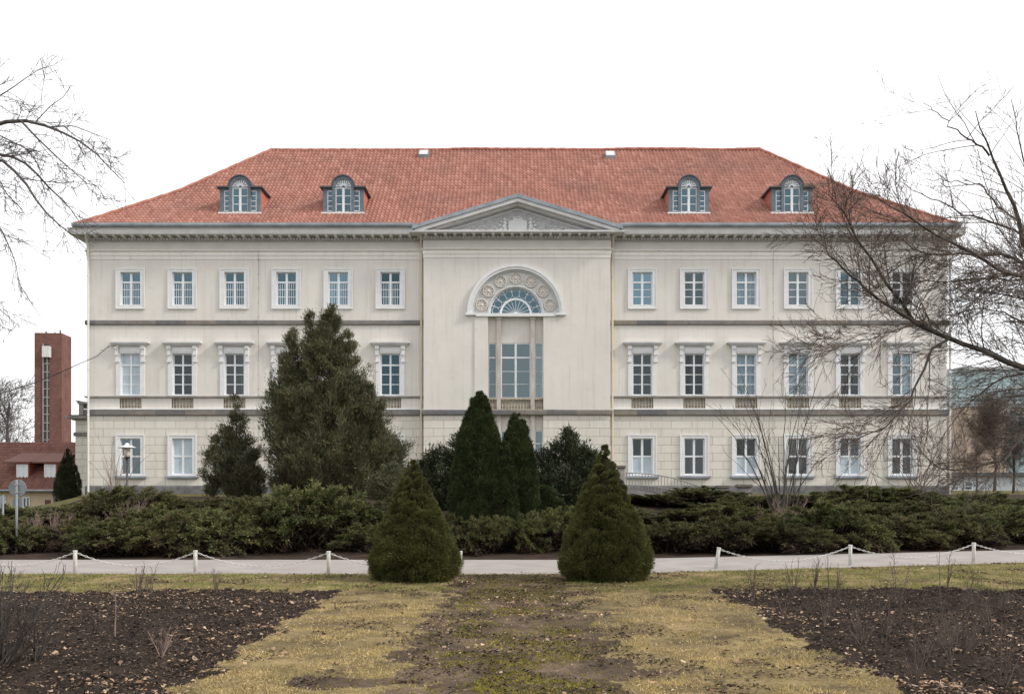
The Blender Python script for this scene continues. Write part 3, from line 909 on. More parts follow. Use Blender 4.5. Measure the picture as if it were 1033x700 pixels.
bars.box(aX-27*u, aX+27*u, gy_-.07, gy_+.04, aZ-.5*u, aZ+.9*u)
bars.halfring(aX, aZ, .05, 2.0*u, gy_-.06, gy_+.03, 12)
for k in range(1, 10):
    a = PI*k/10
    bars.add([(aX+r1*math.cos(a)+w_*math.sin(a), y_, aZ+r1*math.sin(a)-w_*math.cos(a)) for r1 in (1.5*u,15*u) for w_ in (-.011,.011) for y_ in (gy_-.03,gy_+.02)],
             [(0,2,6,4),(1,5,7,3),(0,4,5,1),(2,3,7,6)])
for k in range(10):
    a = PI*(k+.0)/9
    if 0 < k < 9:
        bars.add([(aX+r1*math.cos(a)+w_*math.sin(a), y_, aZ+r1*math.sin(a)-w_*math.cos(a)) for r1 in (22.5*u,26*u) for w_ in (-.02,.02) for y_ in (gy_-.03,gy_+.02)],
             [(0,2,6,4),(1,5,7,3),(0,4,5,1),(2,3,7,6)])
for k in range(9):
    a = PI*(k+.5)/9
    cx_, cz_ = aX+20.6*u*math.cos(a), aZ+20.6*u*math.sin(a)
    rr_ = 4.1*u
    bars.tube([(cx_+rr_*math.cos(q*PI/3+a), gy_-.01, cz_+rr_*math.sin(q*PI/3+a)) for q in range(7)], .017, 4)
bars.build("glazing_bars", MT['casement'], lun)
pn = MB(); pn.add([(aX+26.5*u*math.cos(PI*k/30), gy_+.01, aZ+26.5*u*math.sin(PI*k/30)) for k in range(31)], [tuple(range(31))])
pn.build("pane", MT['pane_blue'], lun)
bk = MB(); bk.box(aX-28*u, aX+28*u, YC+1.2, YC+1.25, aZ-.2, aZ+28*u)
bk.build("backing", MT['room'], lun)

# central bay under the arch
by = YC+.34
cb = MB()
ex = (bay[0], bay[1])
cb.box(ex[0], ex[1], by, by+.1, czz(345.3), czz(318.4))
cb.box(ex[0], ex[1], by, by+.1, czz(433.8), czz(401.3))
cb.box(ex[0], ex[1], by, by+.1, bz(540), czz(466))
for e, sg in ((ex[0],1),(ex[1],-1)):
    cb.quad((e,YC,bz(540)),(e,by+.6,bz(540)),(e,by+.6,bay[3]),(e,YC,bay[3]))
cb.quad((ex[0],YC,bay[3]),(ex[1],YC,bay[3]),(ex[1],by,bay[3]),(ex[0],by,bay[3]))
cbo = cb.build("central_bay", MT['stucco'], man)
st = MB()
for (a, b_) in ((478.7,492.2),(548.2,561.8)):
    st.box(cxz(a), cxz(b_), YC-.05, YC+.02, czz(413), czz(320))
st.build("pilaster_strip", MT['stucco'], cbo)
for (a, b_) in ((501,505.3),(535.3,539.5)):
    q = MB().box(cxz(a), cxz(b_), YC+.06, by+.05, GZ0-.3, czz(319.6))
    q.box(cxz(a)-.05, cxz(b_)+.05, YC+.02, by+.06, czz(322), czz(319.5))
    q.build("pier", MT['rust'], cbo)
def bay_window(a, b_, t_, bt, mull, bars_h, curtain=False):
    x0, x1, z0, z1 = cxz(a), cxz(b_), czz(bt), czz(t_)
    f_ = MB().ring((x0,x1,z0,z1), (x0+.06,x1-.06,z0+.06,z1-.06), by+.03, by+.11)
    if mull: f_.box((x0+x1)/2-.065, (x0+x1)/2+.065, by+.02, by+.10, z0+.05, z1-.05)
    for py, th in bars_h: f_.box(x0+.05, x1-.05, by+.025, by+.10, czz(py)-th, czz(py)+th)
    o = f_.build("window", MT['casement'], man)
    g = MB(); g.quad((x0+.03,by+.075,z0+.03),(x1-.03,by+.075,z0+.03),(x1-.03,by+.075,z1-.03),(x0+.03,by+.075,z1-.03))
    g.build("pane", MT['pane'], o)
    if curtain:
        c_ = MB(); fold(c_, x0+.05, x1-.05, z0+.05, z1-.05, by+.5); c_.build("curtain", MT['curtain'], o)
def fold(mb, x0, x1, z0, z1, y, amp=.03, per=.16):
    nn = max(4, int((x1-x0)/per*6))
    vs, fs = [], []
    for k in range(nn+1):
        x = x0+(x1-x0)*k/nn; yy = y+amp*math.sin(2*PI*(x-x0)/per)
        vs += [(x,yy,z0),(x,yy,z1)]
    for k in range(nn): fs.append((2*k,2*k+2,2*k+3,2*k+1))
    mb.add(vs, fs)
bay_window(505.3,535.3,345.3,401.3,True,[(360,.05),(374,.015),(387,.015)], False)
for (a, b_) in ((492.4,501),(539.5,548)):
    bay_window(a,b_,345.3,401.3,False,[(360,.04),(374,.012),(387,.012)])
    bay_window(a,b_,433.8,466,False,[(447,.03)])
bay_window(505.3,535.3,433.8,466,True,[(447,.03)])
def balustrade(x0, x1, z0, z1, y, nb, mat, railing=True):
    m_ = MB(); r1 = min(.062, (x1-x0)/nb*.30); H = z1-z0
    for k in range(nb):
        c = x0+(x1-x0)*(k+.5)/nb
        m_.lathe((c,y,z0), [(r1,0),(r1,.06*H),(r1*.5,.10*H),(r1*.95,.25*H),(r1*1.0,.34*H),(r1*.42,.62*H),(r1*.42,.78*H),(r1*.6,.82*H),(r1*.5,.86*H),(r1,.90*H),(r1,1.0*H)], 8)
    return m_
for (a, b_, nb) in ((492.6,501,3),(505.3,535.3,10),(539.5,547.8,3)):
    m_ = balustrade(cxz(a), cxz(b_), czz(412.6), czz(403), YC+.16, nb, None)
    m_.box(cxz(a), cxz(b_), YC+.05, YC+.28, czz(403), czz(401.2)); m_.box(cxz(a), cxz(b_), YC+.05, YC+.28, czz(414), czz(412.6))
    m_.build("balustrade", MT['baluster'], man)

# windows of the wings
UPV = ['stripes']*6+['plainb','plain','net','plain','blue','dark']
MIDV = ['white','dark','dark','dark','dark','blue','dark','dark','net','net','dark','halfnet']
GRV = ['plain','film','dark','dark','dark','dark','half','dark','half','brown','half','brown']
def rect(cx, g): return (bx(cx-g[0]), bx(cx+g[0]), bz(g[1]), bz(g[2]))
def wing_window(kind, cx, var):
    k = KIND[kind]; g = rect(cx, k['g']); s = rect(cx, k['s'])
    m_ = MB()
    m_.ring(s, g, YF-.055, YF+.24)
    if kind == 'upper':
        m_.ring((s[0]-.03,s[1]+.03,s[2]-.03,s[3]+.03), (s[0]+.04,s[1]-.04,s[2]+.04,s[3]-.04), YF-.085, YF-.03)
    if kind == 'ground':
        m_.ring((s[0]-.03,s[1]+.03,s[2]+.0,s[3]+.03), (s[0]+.05,s[1]-.05,s[2]+.05,s[3]-.05), YF-.085, YF-.03)
    o = m_.build("window", MT['trim'], man)
    if kind == 'middle':
        h = MB()
        h.box(bx(cx-18.2), bx(cx+18.2), YF-.30, YF+.02, bz(348.0), bz(346.8))
        h.box(bx(cx-19.6), bx(cx+19.6), YF-.37, YF+.02, bz(346.8)+.002, bz(345.6))
        h.box(bx(cx-17), bx(cx+17), YF-.20, YF+.02, bz(349.4), bz(348.0)-.002)
        h.prism([(bx(cx-19.6),bz(345.6)+.002),(bx(cx+19.6),bz(345.6)+.002),(bx(cx+18.6),bz(345.0)),(bx(cx-18.6),bz(345.0))], YF-.36, YF+.02)
        h.build("hood", MT['cornice'], o)
        c_ = MB()
        for sg in (-1,1):
            xa, xb = sorted((bx(cx+sg*11.0), bx(cx+sg*15.2)))
            c_.box(xa, xb, YF-.24, YF+.02, bz(352.5), bz(349.45)); c_.box(xa+.02, xb-.02, YF-.18, YF+.02, bz(358.5), bz(352.5)-.002)
            c_.box(xa+.04, xb-.04, YF-.12, YF+.02, bz(363.5), bz(358.5)-.002); c_.box(xa, xb, YF-.15, YF+.02, bz(365.5), bz(363.5)-.002)
        c_.box(bx(cx-10.6), bx(cx+10.6), YF-.09, YF+.02, bz(355.4), bz(350.6))
        c_.build("console", MT['trim'], o)
    if kind == 'ground':
        sl = MB().box(bx(cx-16.2), bx(cx+16.2), YF-.22, YF+.22, bz(482.0), bz(480.05))
        sl.box(bx(cx-14.8), bx(cx+14.8), YF-.14, YF+.02, bz(483.0), bz(482.0)-.002)
        sl.build("sill", MT['zinc'], o)
    # casement
    y0, y1 = YF+.12, YF+.19
    f_ = MB().ring((g[0]+.001,g[1]-.001,g[2]+.001,g[3]-.001), (g[0]+.062,g[1]-.062,g[2]+.062,g[3]-.062), y0, y1)
    xm = (g[0]+g[1])/2
    bw = .068 if kind != 'middle' else .052
    f_.box(xm-bw, xm+bw, y0-.02, y1-.01, g[2]+.05, g[3]-.05)
    if kind == 'upper': tr, gl = bz(284.6), (291.8, 299.2)
    elif kind == 'middle': tr, gl = bz(368.2), (377.6, 387.6)
    else: tr, gl = bz(460.2), ()
    f_.box(g[0]+.05, g[1]-.05, y0-.015, y1-.012, tr-.05, tr+.05)
    th = .020 if kind == 'upper' else .024
    for py in gl: f_.box(g[0]+.06, g[1]-.06, y0+.015, y1-.015, bz(py)-th, bz(py)+th)
    f_.build("casement", MT['casement'], o)
    p = MB(); yp = y1-.03
    p.quad((g[0]+.05,yp,g[2]+.05),(g[1]-.05,yp,g[2]+.05),(g[1]-.05,yp,g[3]-.05),(g[0]+.05,yp,g[3]-.05))
    pm = {'white':'pane_dark','film':'pane_dark','stripes':'pane_blue','plainb':'pane_blue','blue':'pane_blue','dark':'pane_dark','brown':'pane_dark','half':'pane_dark'}.get(var,'pane')
    p.build("pane", MT[pm], o)
    yc = YF+.34
    c_ = MB(); cm = 'curtain'
    if var == 'stripes':
        for sg in (-1,1):
            for k2 in range(4):
                xx = xm+sg*(.14+.135*k2); c_.box(xx-.026, xx+.026, yp-.02, yp-.006, g[2]+.06, tr-.06); cm = 'film'
    elif var == 'net': fold(c_, g[0]-.05, g[1]+.05, g[2]-.05, g[3]+.05, yc+.14)
    elif var in ('white','film'): c_.quad((g[0]+.05,yp-.008,g[2]+.05),(g[1]-.05,yp-.008,g[2]+.05),(g[1]-.05,yp-.008,g[3]-.05),(g[0]+.05,yp-.008,g[3]-.05)); cm = 'film'
    elif var == 'half':
        c_.quad((g[0]+.05,yp-.008,g[2]+.05),(g[1]-.05,yp-.008,g[2]+.05),(g[1]-.05,yp-.008,tr),(g[0]+.05,yp-.008,tr)); cm = 'film'
    elif var == 'halfnet': fold(c_, xm+.12, g[1]+.05, g[2]-.05, g[3]+.05, yc)
    elif var == 'brown': fold(c_, g[0]-.05, g[1]+.05, g[2]-.05, g[3]+.05, yc+.1); cm = 'brown_blind'
    if c_.v: c_.build("curtain", MT[cm], o)
    if kind == 'middle':
        m2 = balustrade(bx(cx-11.0), bx(cx+11.0), bz(411.7)+.002, bz(401.6)-.002, YF+.06, 7, None)
        b_o = m2.build("balustrade", MT['baluster'], man)
        r_ = (bx(cx-11.0), bx(cx+11.0), bz(411.7), bz(401.6)); nb = MB()
        nb.quad((r_[0],YF+.28,r_[2]),(r_[1],YF+.28,r_[2]),(r_[1],YF+.28,r_[3]),(r_[0],YF+.28,r_[3]))
        for qa, qb in (((r_[0],r_[2]),(r_[0],r_[3])),((r_[1],r_[3]),(r_[1],r_[2])),((r_[1],r_[2]),(r_[0],r_[2])),((r_[0],r_[3]),(r_[1],r_[3]))):
            nb.quad((qa[0],YF,qa[1]),(qa[0],YF+.28,qa[1]),(qb[0],YF+.28,qb[1]),(qb[0],YF,qb[1]))
        nb.build("niche", MT['frieze'], b_o)
for i, cx in enumerate(WX):
    wing_window('upper', cx, UPV[i]); wing_window('middle', cx, MIDV[i]); wing_window('ground', cx, GRV[i])

# downpipes and lightning wires
def pipe(px, mat, y=YF-.14):
    x = bx(px)
    m_ = MB().tube([(x+.02,y-.62,zs+.40),(x+.02,y-.55,zs-.05),(x,y-.12,zs-.55),(x,y,zs-.75),(x,y,8),(x,y,GZ0-.3)], .065, 8)
    for z in (14.2, 11.4, 8.6, 5.8, 3.0): m_.lathe((x,y,z), [(.085,0),(.085,.07)], 8)
    m_.build("downpipe", mat, man)
pipe(425.2, MT['pipe'], YF-.10); pipe(617.6, MT['pipe'], YF-.10); pipe(90.2, MT['pipe_white'], YF-.16); pipe(957.3, MT['pipe_white'], YF-.16)
for px in (261, 779.5):
    x = bx(px); m_ = MB().tube([(x,YF-.19,bz(253)),(x+.01,YF-.07,bz(265)),(x,YF-.14,bz(325)),(x,YF-.07,bz(340)),(x,YF-.16,bz(416)),(x,YF-.08,bz(430)),(x,YF-.12,bz(495))], .012, 5)
    for k in range(16): m_.lathe((x, YF-.10, bz(262+k*14.5)), [(.03,-.03),(.03,.03)], 6)
    m_.build("lightning_wire", MT['wire'], man)

# dormers
DY = 60.72
def dormer(pc):
    def dx(p): return X(pc+p, DY)
    def dz(p): return Z(p, DY)
    zb = dz(214.6); zt = dz(190.2)
    b_ = MB(); y1 = DY+2.6
    # front pieces around the windows
    for (a, c) in ((-20.4,-16.2),(-10.0,-7.9),(8.1,10.2),(16.6,20.6)):
        b_.box(dx(a), dx(c), DY, DY+.14, zb, zt)
    for (a, c) in ((-16.2,-10.0),(10.2,16.6)):
        b_.box(dx(a), dx(c), DY+.002, DY+.14, dz(192.4), zt-.002); b_.box(dx(a), dx(c), DY+.002, DY+.14, zb, dz(213.2))
    cxx = dx(.1); azc = dz(189.0); ud = DY/1000
    b_.halfring(cxx, azc, 7.9*ud, 10.9*ud, DY-.10, DY+.3, 24)
    b_.box(dx(-10.9), dx(-7.9), DY-.10, DY+.10, zb, azc-.002); b_.box(dx(8.1), dx(11.1), DY-.10, DY+.10, zb, azc-.002)
    o = b_.build("dormer", MT['dormer'], man)
    ch = MB()
    for xx in (dx(-20.2), dx(20.4)):
        ch.quad((xx,DY+.05,zb-.3),(xx,y1,zb-.3),(xx,y1,zt),(xx,DY+.05,zt))
    ch.build("cheek", MT['cheek'], o)
    rf = MB()
    rf.box(dx(-23), dx(-10.8), DY-.22, y1+.3, zt, zt+.09); rf.box(dx(11.0), dx(23.2), DY-.22, y1+.3, zt, zt+.09)
    rf.box(dx(-10.8), dx(11.0), DY+.3, y1+.3, zt, zt+.088)
    rf.halfring(cxx, azc, 10.9*ud, 12.0*ud, DY-.18, y1+.9, 24)
    rf.build("roof", MT['lead'], o)
    sl = MB().box(dx(-21.5), dx(21.5), DY-.14, DY+.1, zb-.10, zb-.002); sl.build("sill", MT['trim'], o)
    f_ = MB()
    def sash(a, c, t_, bt, nb, mull):
        f_.ring((dx(a),dx(c),dz(bt),dz(t_)), (dx(a)+.055,dx(c)-.055,dz(bt)+.055,dz(t_)-.055), DY+.03, DY+.10)
        for k in range(1, nb):
            zz_ = dz(bt)+(dz(t_)-dz(bt))*k/nb; f_.box(dx(a)+.04, dx(c)-.04, DY+.035, DY+.095, zz_-.022, zz_+.022)
        if mull: f_.box((dx(a)+dx(c))/2-.075, (dx(a)+dx(c))/2+.075, DY+.02, DY+.09, dz(bt)+.04, dz(t_)-.04)
    sash(-16.2,-10.0,192.4,213.2,4,False); sash(10.2,16.6,192.4,213.2,4,False); sash(-7.9,8.1,189.4,214.2,3,True)
    f_.halfring(cxx, azc+.03, .09, .20, DY+.03, DY+.09, 10)
    f_.halfring(cxx, azc+.03, 6.7*ud, 7.9*ud, DY+.03, DY+.10, 20)
    for k in range(8):
        a = PI*(k+.5)/8
        f_.add([(cxx+r1*math.cos(a)+w_*math.sin(a), y_, azc+.03+r1*math.sin(a)-w_*math.cos(a)) for r1, ws in ((.16,.02),(6.9*ud,.05)) for w_ in (-ws,ws) for y_ in (DY+.035,DY+.09)],
               [(0,2,6,4),(1,5,7,3),(0,4,5,1),(2,3,7,6)])
    f_.build("window_frame", MT['casement'], o)
    p = MB()
    for (a, c, t_, bt) in ((-16.2,-10,192.4,213.2),(10.2,16.6,192.4,213.2),(-7.9,8.1,189.4,214.2)):
        p.quad((dx(a)+.03,DY+.075,dz(bt)+.03),(dx(c)-.03,DY+.075,dz(bt)+.03),(dx(c)-.03,DY+.075,dz(t_)-.03),(dx(a)+.03,DY+.075,dz(t_)-.03))
    p.add([(cxx+7.6*ud*math.cos(PI*k/20), DY+.075, azc+.03+7.6*ud*math.sin(PI*k/20)) for k in range(21)], [tuple(range(21))])
    p.build("pane", MT['pane_blue'], o)
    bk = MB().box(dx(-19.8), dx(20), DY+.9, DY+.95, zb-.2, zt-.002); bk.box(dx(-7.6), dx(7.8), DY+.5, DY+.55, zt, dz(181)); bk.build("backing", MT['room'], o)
for pc in (242.2, 346.3, 694.8, 798.8): dormer(pc)

# side wing behind the left corner
wg = empty("side_wing", (X(83,70), 70, 0), "low grey stone side wing with dark flat cornice behind the mansion's left corner", "wing")
WY = 70.0
def wx(p): return X(p, WY)
def wz(p): return Z(p, WY)
MB().box(wx(76), wx(100), WY, WY+6, -2, wz(424)).build("wall", MT['ashlar'], wg)
m_ = MB().sweep([(wx(76),WY+6),(wx(76),WY),(wx(100),WY)], [(0,wz(424)),(.15,wz(424)),(.20,wz(422.5)),(.55,wz(422.3)),(.60,wz(420)),(0,wz(419.5))])
m_.build("cornice", MT['dentil'], wg)
m_ = MB().box(wx(76)-.3, wx(100), WY-.3, WY+6, wz(419.6), wz(418.6)); m_.build("roof", MT['lead'], wg)
m_ = MB()
m_.box(wx(77.5), wx(82), WY+.3, WY+1, wz(418.6), wz(407)); m_.box(wx(87.5), wx(92), WY+.3, WY+1, wz(418.6), wz(407))
m_.box(wx(76.6), wx(93), WY+.2, WY+1.1, wz(407), wz(405))
for k in range(3): m_.lathe((wx(83.2+1.5*k), WY+.6, wz(418.6)), [(.07,0),(.04,.2),(.09,.35),(.04,.6),(.07,.8)], 6)
m_.box(wx(75.5), wx(78.5), WY+.1, WY+1.2, wz(404.9), wz(403.8))
m_.build("parapet", MT['dentil'], wg)
MB().box(wx(74.5), wx(100), WY-.08, WY, wz(440), wz(436)).build("string_course", MT['course'], wg)

# ------------------------------------------------------------------ neighbours: tower, house, modern blocks
def brick_mat(name, c1, c2, mo, w=0.25, h=0.083, sc=1.0):
    m,N,L,b = new_mat(name)
    t = N.new("ShaderNodeTexCoord"); s = N.new("ShaderNodeSeparateXYZ"); L.new(t.outputs["Object"],s.inputs[0])
    cb_ = N.new("ShaderNodeCombineXYZ"); L.new(math_node(N,L,'ADD',s.outputs[0],s.outputs[1]),cb_.inputs[0]); L.new(s.outputs[2],cb_.inputs[1])
    br_ = N.new("ShaderNodeTexBrick"); br_.inputs["Scale"].default_value = sc
    br_.inputs["Brick Width"].default_value = w; br_.inputs["Row Height"].default_value = h; br_.inputs["Mortar Size"].default_value = 0.008
    br_.inputs["Color1"].default_value = (*c1,1); br_.inputs["Color2"].default_value = (*c2,1); br_.inputs["Mortar"].default_value = (*mo,1)
    L.new(cb_.outputs[0],br_.inputs["Vector"])
    n_ = noise_node(N,L,objvec(N,L),0.6,5,0.7)
    c = mixc(N,L,0.8,br_.outputs[0],ramp(N,L,n_,[(0.3,(0.65,0.65,0.65)),(0.7,(1.25,1.2,1.2))]),'MULTIPLY')
    L.new(c,b.inputs["Base Color"]); b.inputs["Roughness"].default_value = 0.9; b.inputs["Specular IOR Level"].default_value = 0.1
    return m
MT['brick'] = brick_mat("dark_red_brick", (0.135,0.062,0.052), (0.185,0.085,0.07), (0.19,0.145,0.13))
MT['steel'] = noisy("pale_steel", (0.25,0.25,0.25), (0.38,0.38,0.38), 3, 0.5, 0.0, metal=0.3)
MT['house_tile'] = tile_mat("old_brown_tiles", [(0.115,0.052,0.040),(0.155,0.07,0.052),(0.19,0.085,0.065),(0.135,0.065,0.05)])
MT['house_wall'] = noisy("cream_render", (0.50,0.40,0.27), (0.60,0.50,0.36), 1.5, 0.9, 0.2)

TD = 140.0
MT['slot'] = noisy("dark_slot_paint", (0.06,0.04,0.038), (0.10,0.07,0.065), 2, 0.6, 0.0)
tz = Z(336, TD)
tr_ = empty("brick_tower", (X(57,TD), TD, 0), "tall narrow dark red brick tower with a ladder-like vertical slot above the house roof", "tower")
ca, cbx, cc_ = X(36,TD), X(62.3,TD), X(71,TD)
# plan: the near edge stands at px 62; long face to the left, short face to the right
A_ = (ca, TD-.36); B_ = (cbx, TD); C_ = (cbx-.096*3.9, TD+3.9); D_ = (A_[0]+C_[0]-B_[0], A_[1]+C_[1]-B_[1])
m_ = MB()
for (p, q) in ((A_,B_),(B_,C_),(C_,D_),(D_,A_)):
    m_.quad((p[0],p[1],-3),(q[0],q[1],-3),(q[0],q[1],tz),(p[0],p[1],tz))
m_.add([(p[0],p[1],tz-.3) for p in (A_,B_,C_,D_)], [(0,1,2,3)])
m_.build("wall", MT['brick'], tr_)
fd = np.array(B_)-np.array(A_); fl_ = np.linalg.norm(fd); fd /= fl_; fnrm = np.array((fd[1],-fd[0]))
def on_face(t0, t1, z0, z1, o0, o1, mb):
    P = [np.array(A_)+fd*fl_*t+fnrm*o for t in (t0,t1) for o in (o1,o0)]
    a, b_, c, d_ = P[0], P[2], P[3], P[1]
    mb.add([(a[0],a[1],z0),(b_[0],b_[1],z0),(c[0],c[1],z0),(d_[0],d_[1],z0),(a[0],a[1],z1),(b_[0],b_[1],z1),(c[0],c[1],z1),(d_[0],d_[1],z1)],
           [(0,1,5,4),(1,2,6,5),(2,3,7,6),(3,0,4,7),(4,5,6,7),(3,2,1,0)])
sl = MB(); on_face(.30,.55, 0, Z(347,TD), -.1, .012, sl); sl.build("slot_panel", MT['slot'], tr_)
sb = MB(); on_face(.30,.55, 0, Z(347,TD), .0, .006, sb); sb.build("slot_backing", MT['lead'], tr_)
ld = MB()
on_face(.31,.345, 0, Z(347,TD), .02, .16, ld); on_face(.46,.49, 0, Z(360,TD), .02, .16, ld)
for k in range(12):
    z = Z(350+k*8.5,TD); on_face(.30,.55, z-.06, z+.06, .03, .14, ld)
ld.build("frame", MT['steel'], tr_)
ab = MB(); on_face(.36,.62, Z(361,TD), Z(350,TD), .05, .9, ab); ab.build("balcony_box", MT['cornice'], tr_)
an = MB()
for t_, h_ in ((.38,.5),(.7,.35),(.9,.7)):
    p = np.array(A_)+fd*fl_*t_-fnrm*.5; an.lathe((p[0],p[1],tz-.2), [(.12,0),(.12,h_)], 6)
an.build("roof_vents", MT['lead'], tr_)

HD = 70.0
hs = empty("red_roof_house", (X(25,HD), HD, -1.7), "low cream house with brown tiled roof and two small dormers at the left edge", "house")
def hx(p): return X(p, HD)
def hzz(p): return Z(p, HD)
hx0, hx1 = hx(-60), hx(57.5)
m_ = MB().box(hx0, hx1, HD, HD+9, -2.2, hzz(494)); m_.build("wall", MT['house_wall'], hs)
er0, rg = hzz(494), Z(446, HD+4.8)
def tiled(name, x0, x1, ya, za, yb, zb, parent, rows, amp=.03):
    ncx_ = int((x1-x0)/.0625)+1; xx = np.linspace(x0, x1, ncx_); Vv, Ff, Uu = [], [], []; b0 = 0
    for r in range(rows):
        for (t_, lift, vv) in ((r/rows,0,r+.1),(r/rows,.05,r+.12),((r+1.03)/rows,0,r+.95)):
            Vv.append(np.stack([xx, np.full(ncx_, ya+(yb-ya)*t_), za+(zb-za)*t_+lift+amp*np.sin(2*PI*xx/.25)],1)); Uu.append(np.stack([xx/.25, np.full(ncx_, vv)],1))
        i0 = b0+np.arange(ncx_-1)
        for a, c in ((0,1),(1,2)): Ff.append(np.stack([i0+a*ncx_, i0+1+a*ncx_, i0+1+c*ncx_, i0+c*ncx_],1))
        b0 += 3*ncx_
    return mesh_np(name, np.concatenate(Vv), np.concatenate(Ff), MT['house_tile'], parent, uv=np.concatenate(Uu))
rf = tiled("roof", hx0-.3, hx1+.35, HD-.5, er0-.05, HD+4.8, rg, hs, 17)
m_ = MB().quad((hx1+.35,HD+10,er0),(hx0-.3,HD+10,er0),(hx0-.3,HD+4.8,rg),(hx1+.35,HD+4.8,rg))
m_.add([(hx1,HD,er0-.02),(hx1,HD+9,er0-.02),(hx1,HD+4.8,rg-.12)], [(0,1,2)])
m_.build("gable", MT['cheek'], hs)
MB().tube([(hx0-.3,HD-.58,er0-.02),(hx1+.4,HD-.58,er0-.05)], .08, 6).build("gutter", MT['zinc'], hs)
MB().tube([(hx1-.2,HD-.5,er0-.05),(hx1-.2,HD-.08,er0-.4),(hx1-.2,HD-.08,-2)], .05, 6).build("downpipe", MT['zinc'], hs)
def house_dormer(p0, p1):
    yd = HD+.9; x0, x1 = X(p0,yd), X(p1,yd); z0, z1 = Z(482.5,yd), Z(466.8,yd)
    d_ = MB().box(x0-.06, x1+.06, yd, yd+2.6, z0-.1, z1).build("dormer", MT['cheek'], hs)
    q = MB().add([(x0-.9,yd-.25,z1-.02),(x1+.35,yd-.25,z1-.02),(x1+.35,yd+3.4,z1+.9),(x0-.9,yd+3.4,z1+.9),(x0-.9,yd-.25,z1+.08),(x1+.35,yd-.25,z1+.08),(x1+.35,yd+3.4,z1+1.0),(x0-.9,yd+3.4,z1+1.0)],
                 [(0,1,5,4),(1,2,6,5),(2,3,7,6),(3,0,4,7),(4,5,6,7),(3,2,1,0)]); q.build("dormer_roof", MT['house_tile'], d_)
    f_ = MB().ring((x0,x1,z0,z1-.1), (x0+.09,x1-.09,z0+.09,z1-.19), yd-.06, yd+.02); f_.box((x0+x1)/2-.05, (x0+x1)/2+.05, yd-.05, yd-.005, z0+.05, z1-.15)
    f_.build("window_frame", MT['casement'], d_)
    g = MB().quad((x0+.05,yd-.02,z0+.05),(x1-.05,yd-.02,z0+.05),(x1-.05,yd-.02,z1-.15),(x0+.05,yd-.02,z1-.15)); g.build("pane", MT['blind'], d_)
house_dormer(17,28.5); house_dormer(45,56.5)
for (p0, p1, t_, bt) in ((23,30.5,501,512),(-2,6,501,512)):
    f_ = MB().ring((hx(p0),hx(p1),hzz(bt),hzz(t_)), (hx(p0)+.08,hx(p1)-.08,hzz(bt)+.08,hzz(t_)-.08), HD-.05, HD+.03); f_.box((hx(p0)+hx(p1))/2-.05, (hx(p0)+hx(p1))/2+.05, HD-.04, HD-.01, hzz(bt), hzz(t_))
    o = f_.build("window", MT['casement'], hs)
    MB().quad((hx(p0),HD-.015,hzz(bt)),(hx(p1),HD-.015,hzz(bt)),(hx(p1),HD-.015,hzz(t_)),(hx(p0),HD-.015,hzz(t_))).build("pane", MT['pane'], o)
MB().box(hx(45.5), hx(51), HD-.05, HD+.02, -2, hzz(504)).build("door", MT['house_tile'], hs)

MT['teal_glass'] = noisy("teal_curtain_wall", (0.24,0.34,0.365), (0.36,0.47,0.49), 0.25, 0.25, 0.0, spec=0.5)
MT['panel'] = noisy("grey_aluminium", (0.34,0.38,0.39), (0.44,0.47,0.48), 0.8, 0.5, 0.0)
MT['tan_shutter'] = noisy("tan_shutter_paint", (0.24,0.20,0.165), (0.32,0.27,0.22), 2, 0.7, 0.0)
MT['tan'] = brick_mat("tan_facing_brick", (0.40,0.325,0.26), (0.48,0.39,0.315), (0.44,0.385,0.335), 0.5, 0.15)
GD = 125.0
gb = empty("glass_office", (X(1010,GD), GD, 0), "pale teal glass office block seen past the mansion's right corner", "office")
x0, x1, z1 = X(952,GD), X(1120,GD), Z(373,GD)
m_ = MB().prism([(x0,-2),(x1,-2),(x1,z1),(X(968,GD),z1),(x0,Z(376,GD))], GD, GD+20); m_.build("curtain_wall", MT['teal_glass'], gb)
m_ = MB()
for k in range(15): xx = x0+(x1-x0)*k/14; m_.box(xx-.05, xx+.05, GD-.12, GD+.01, 0, z1-.3 if k else z1-1)
for k in range(9): zz_ = 1+(z1-1)*k/8-.4; m_.box(x0, x1, GD-.10, GD+.01, zz_-.06, zz_+.06)
m_.build("mullions", MT['panel'], gb)
MB().box(X(968,GD), x1, GD-.2, GD+20.2, z1+.002, z1+.35).build("parapet", MT['panel'], gb)
BD = 105.0
tb = empty("tan_brick_block", (X(993,BD), BD, 0), "low tan brick block behind bare twigs in front of the glass office", "building")
x0, x1, z1 = X(974,BD), X(1016,BD), Z(410,BD)
MB().box(x0, x1, BD, BD+10, -2, z1).build("wall", MT['tan'], tb)
MB().box(x0-.15, x1+.15, BD-.15, BD+10.15, z1+.002, z1+.22).build("roof_edge", MT['panel'], tb)
bm_ = MB()
for r in range(2):
    for k in range(3):
        xa = x0+.7+k*1.25; za = Z(452-r*22,BD); bm_.box(xa, xa+.7, BD-.03, BD+.03, za, za+1.2)
bm_.build("shuttered_windows", MT['tan_shutter'], tb)
LD = 88.0
lb = empty("low_annexe", (X(985,LD), LD, 0.9), "low whitish annexe with small square windows behind the right junipers", "building")
x0, x1 = X(950,LD), X(1085,LD)
MT['annexe'] = noisy("blue_white_render", (0.42,0.46,0.50), (0.54,0.57,0.60), 1, 0.9, 0.1)
MB().box(x0, x1, LD, LD+7, 0, Z(480,LD)).build("wall", MT['annexe'], lb)
MB().box(x0-.3, x1+.3, LD-.4, LD+7.3, Z(480,LD)+.002, Z(476.5,LD)).build("roof", MT['lead'], lb)
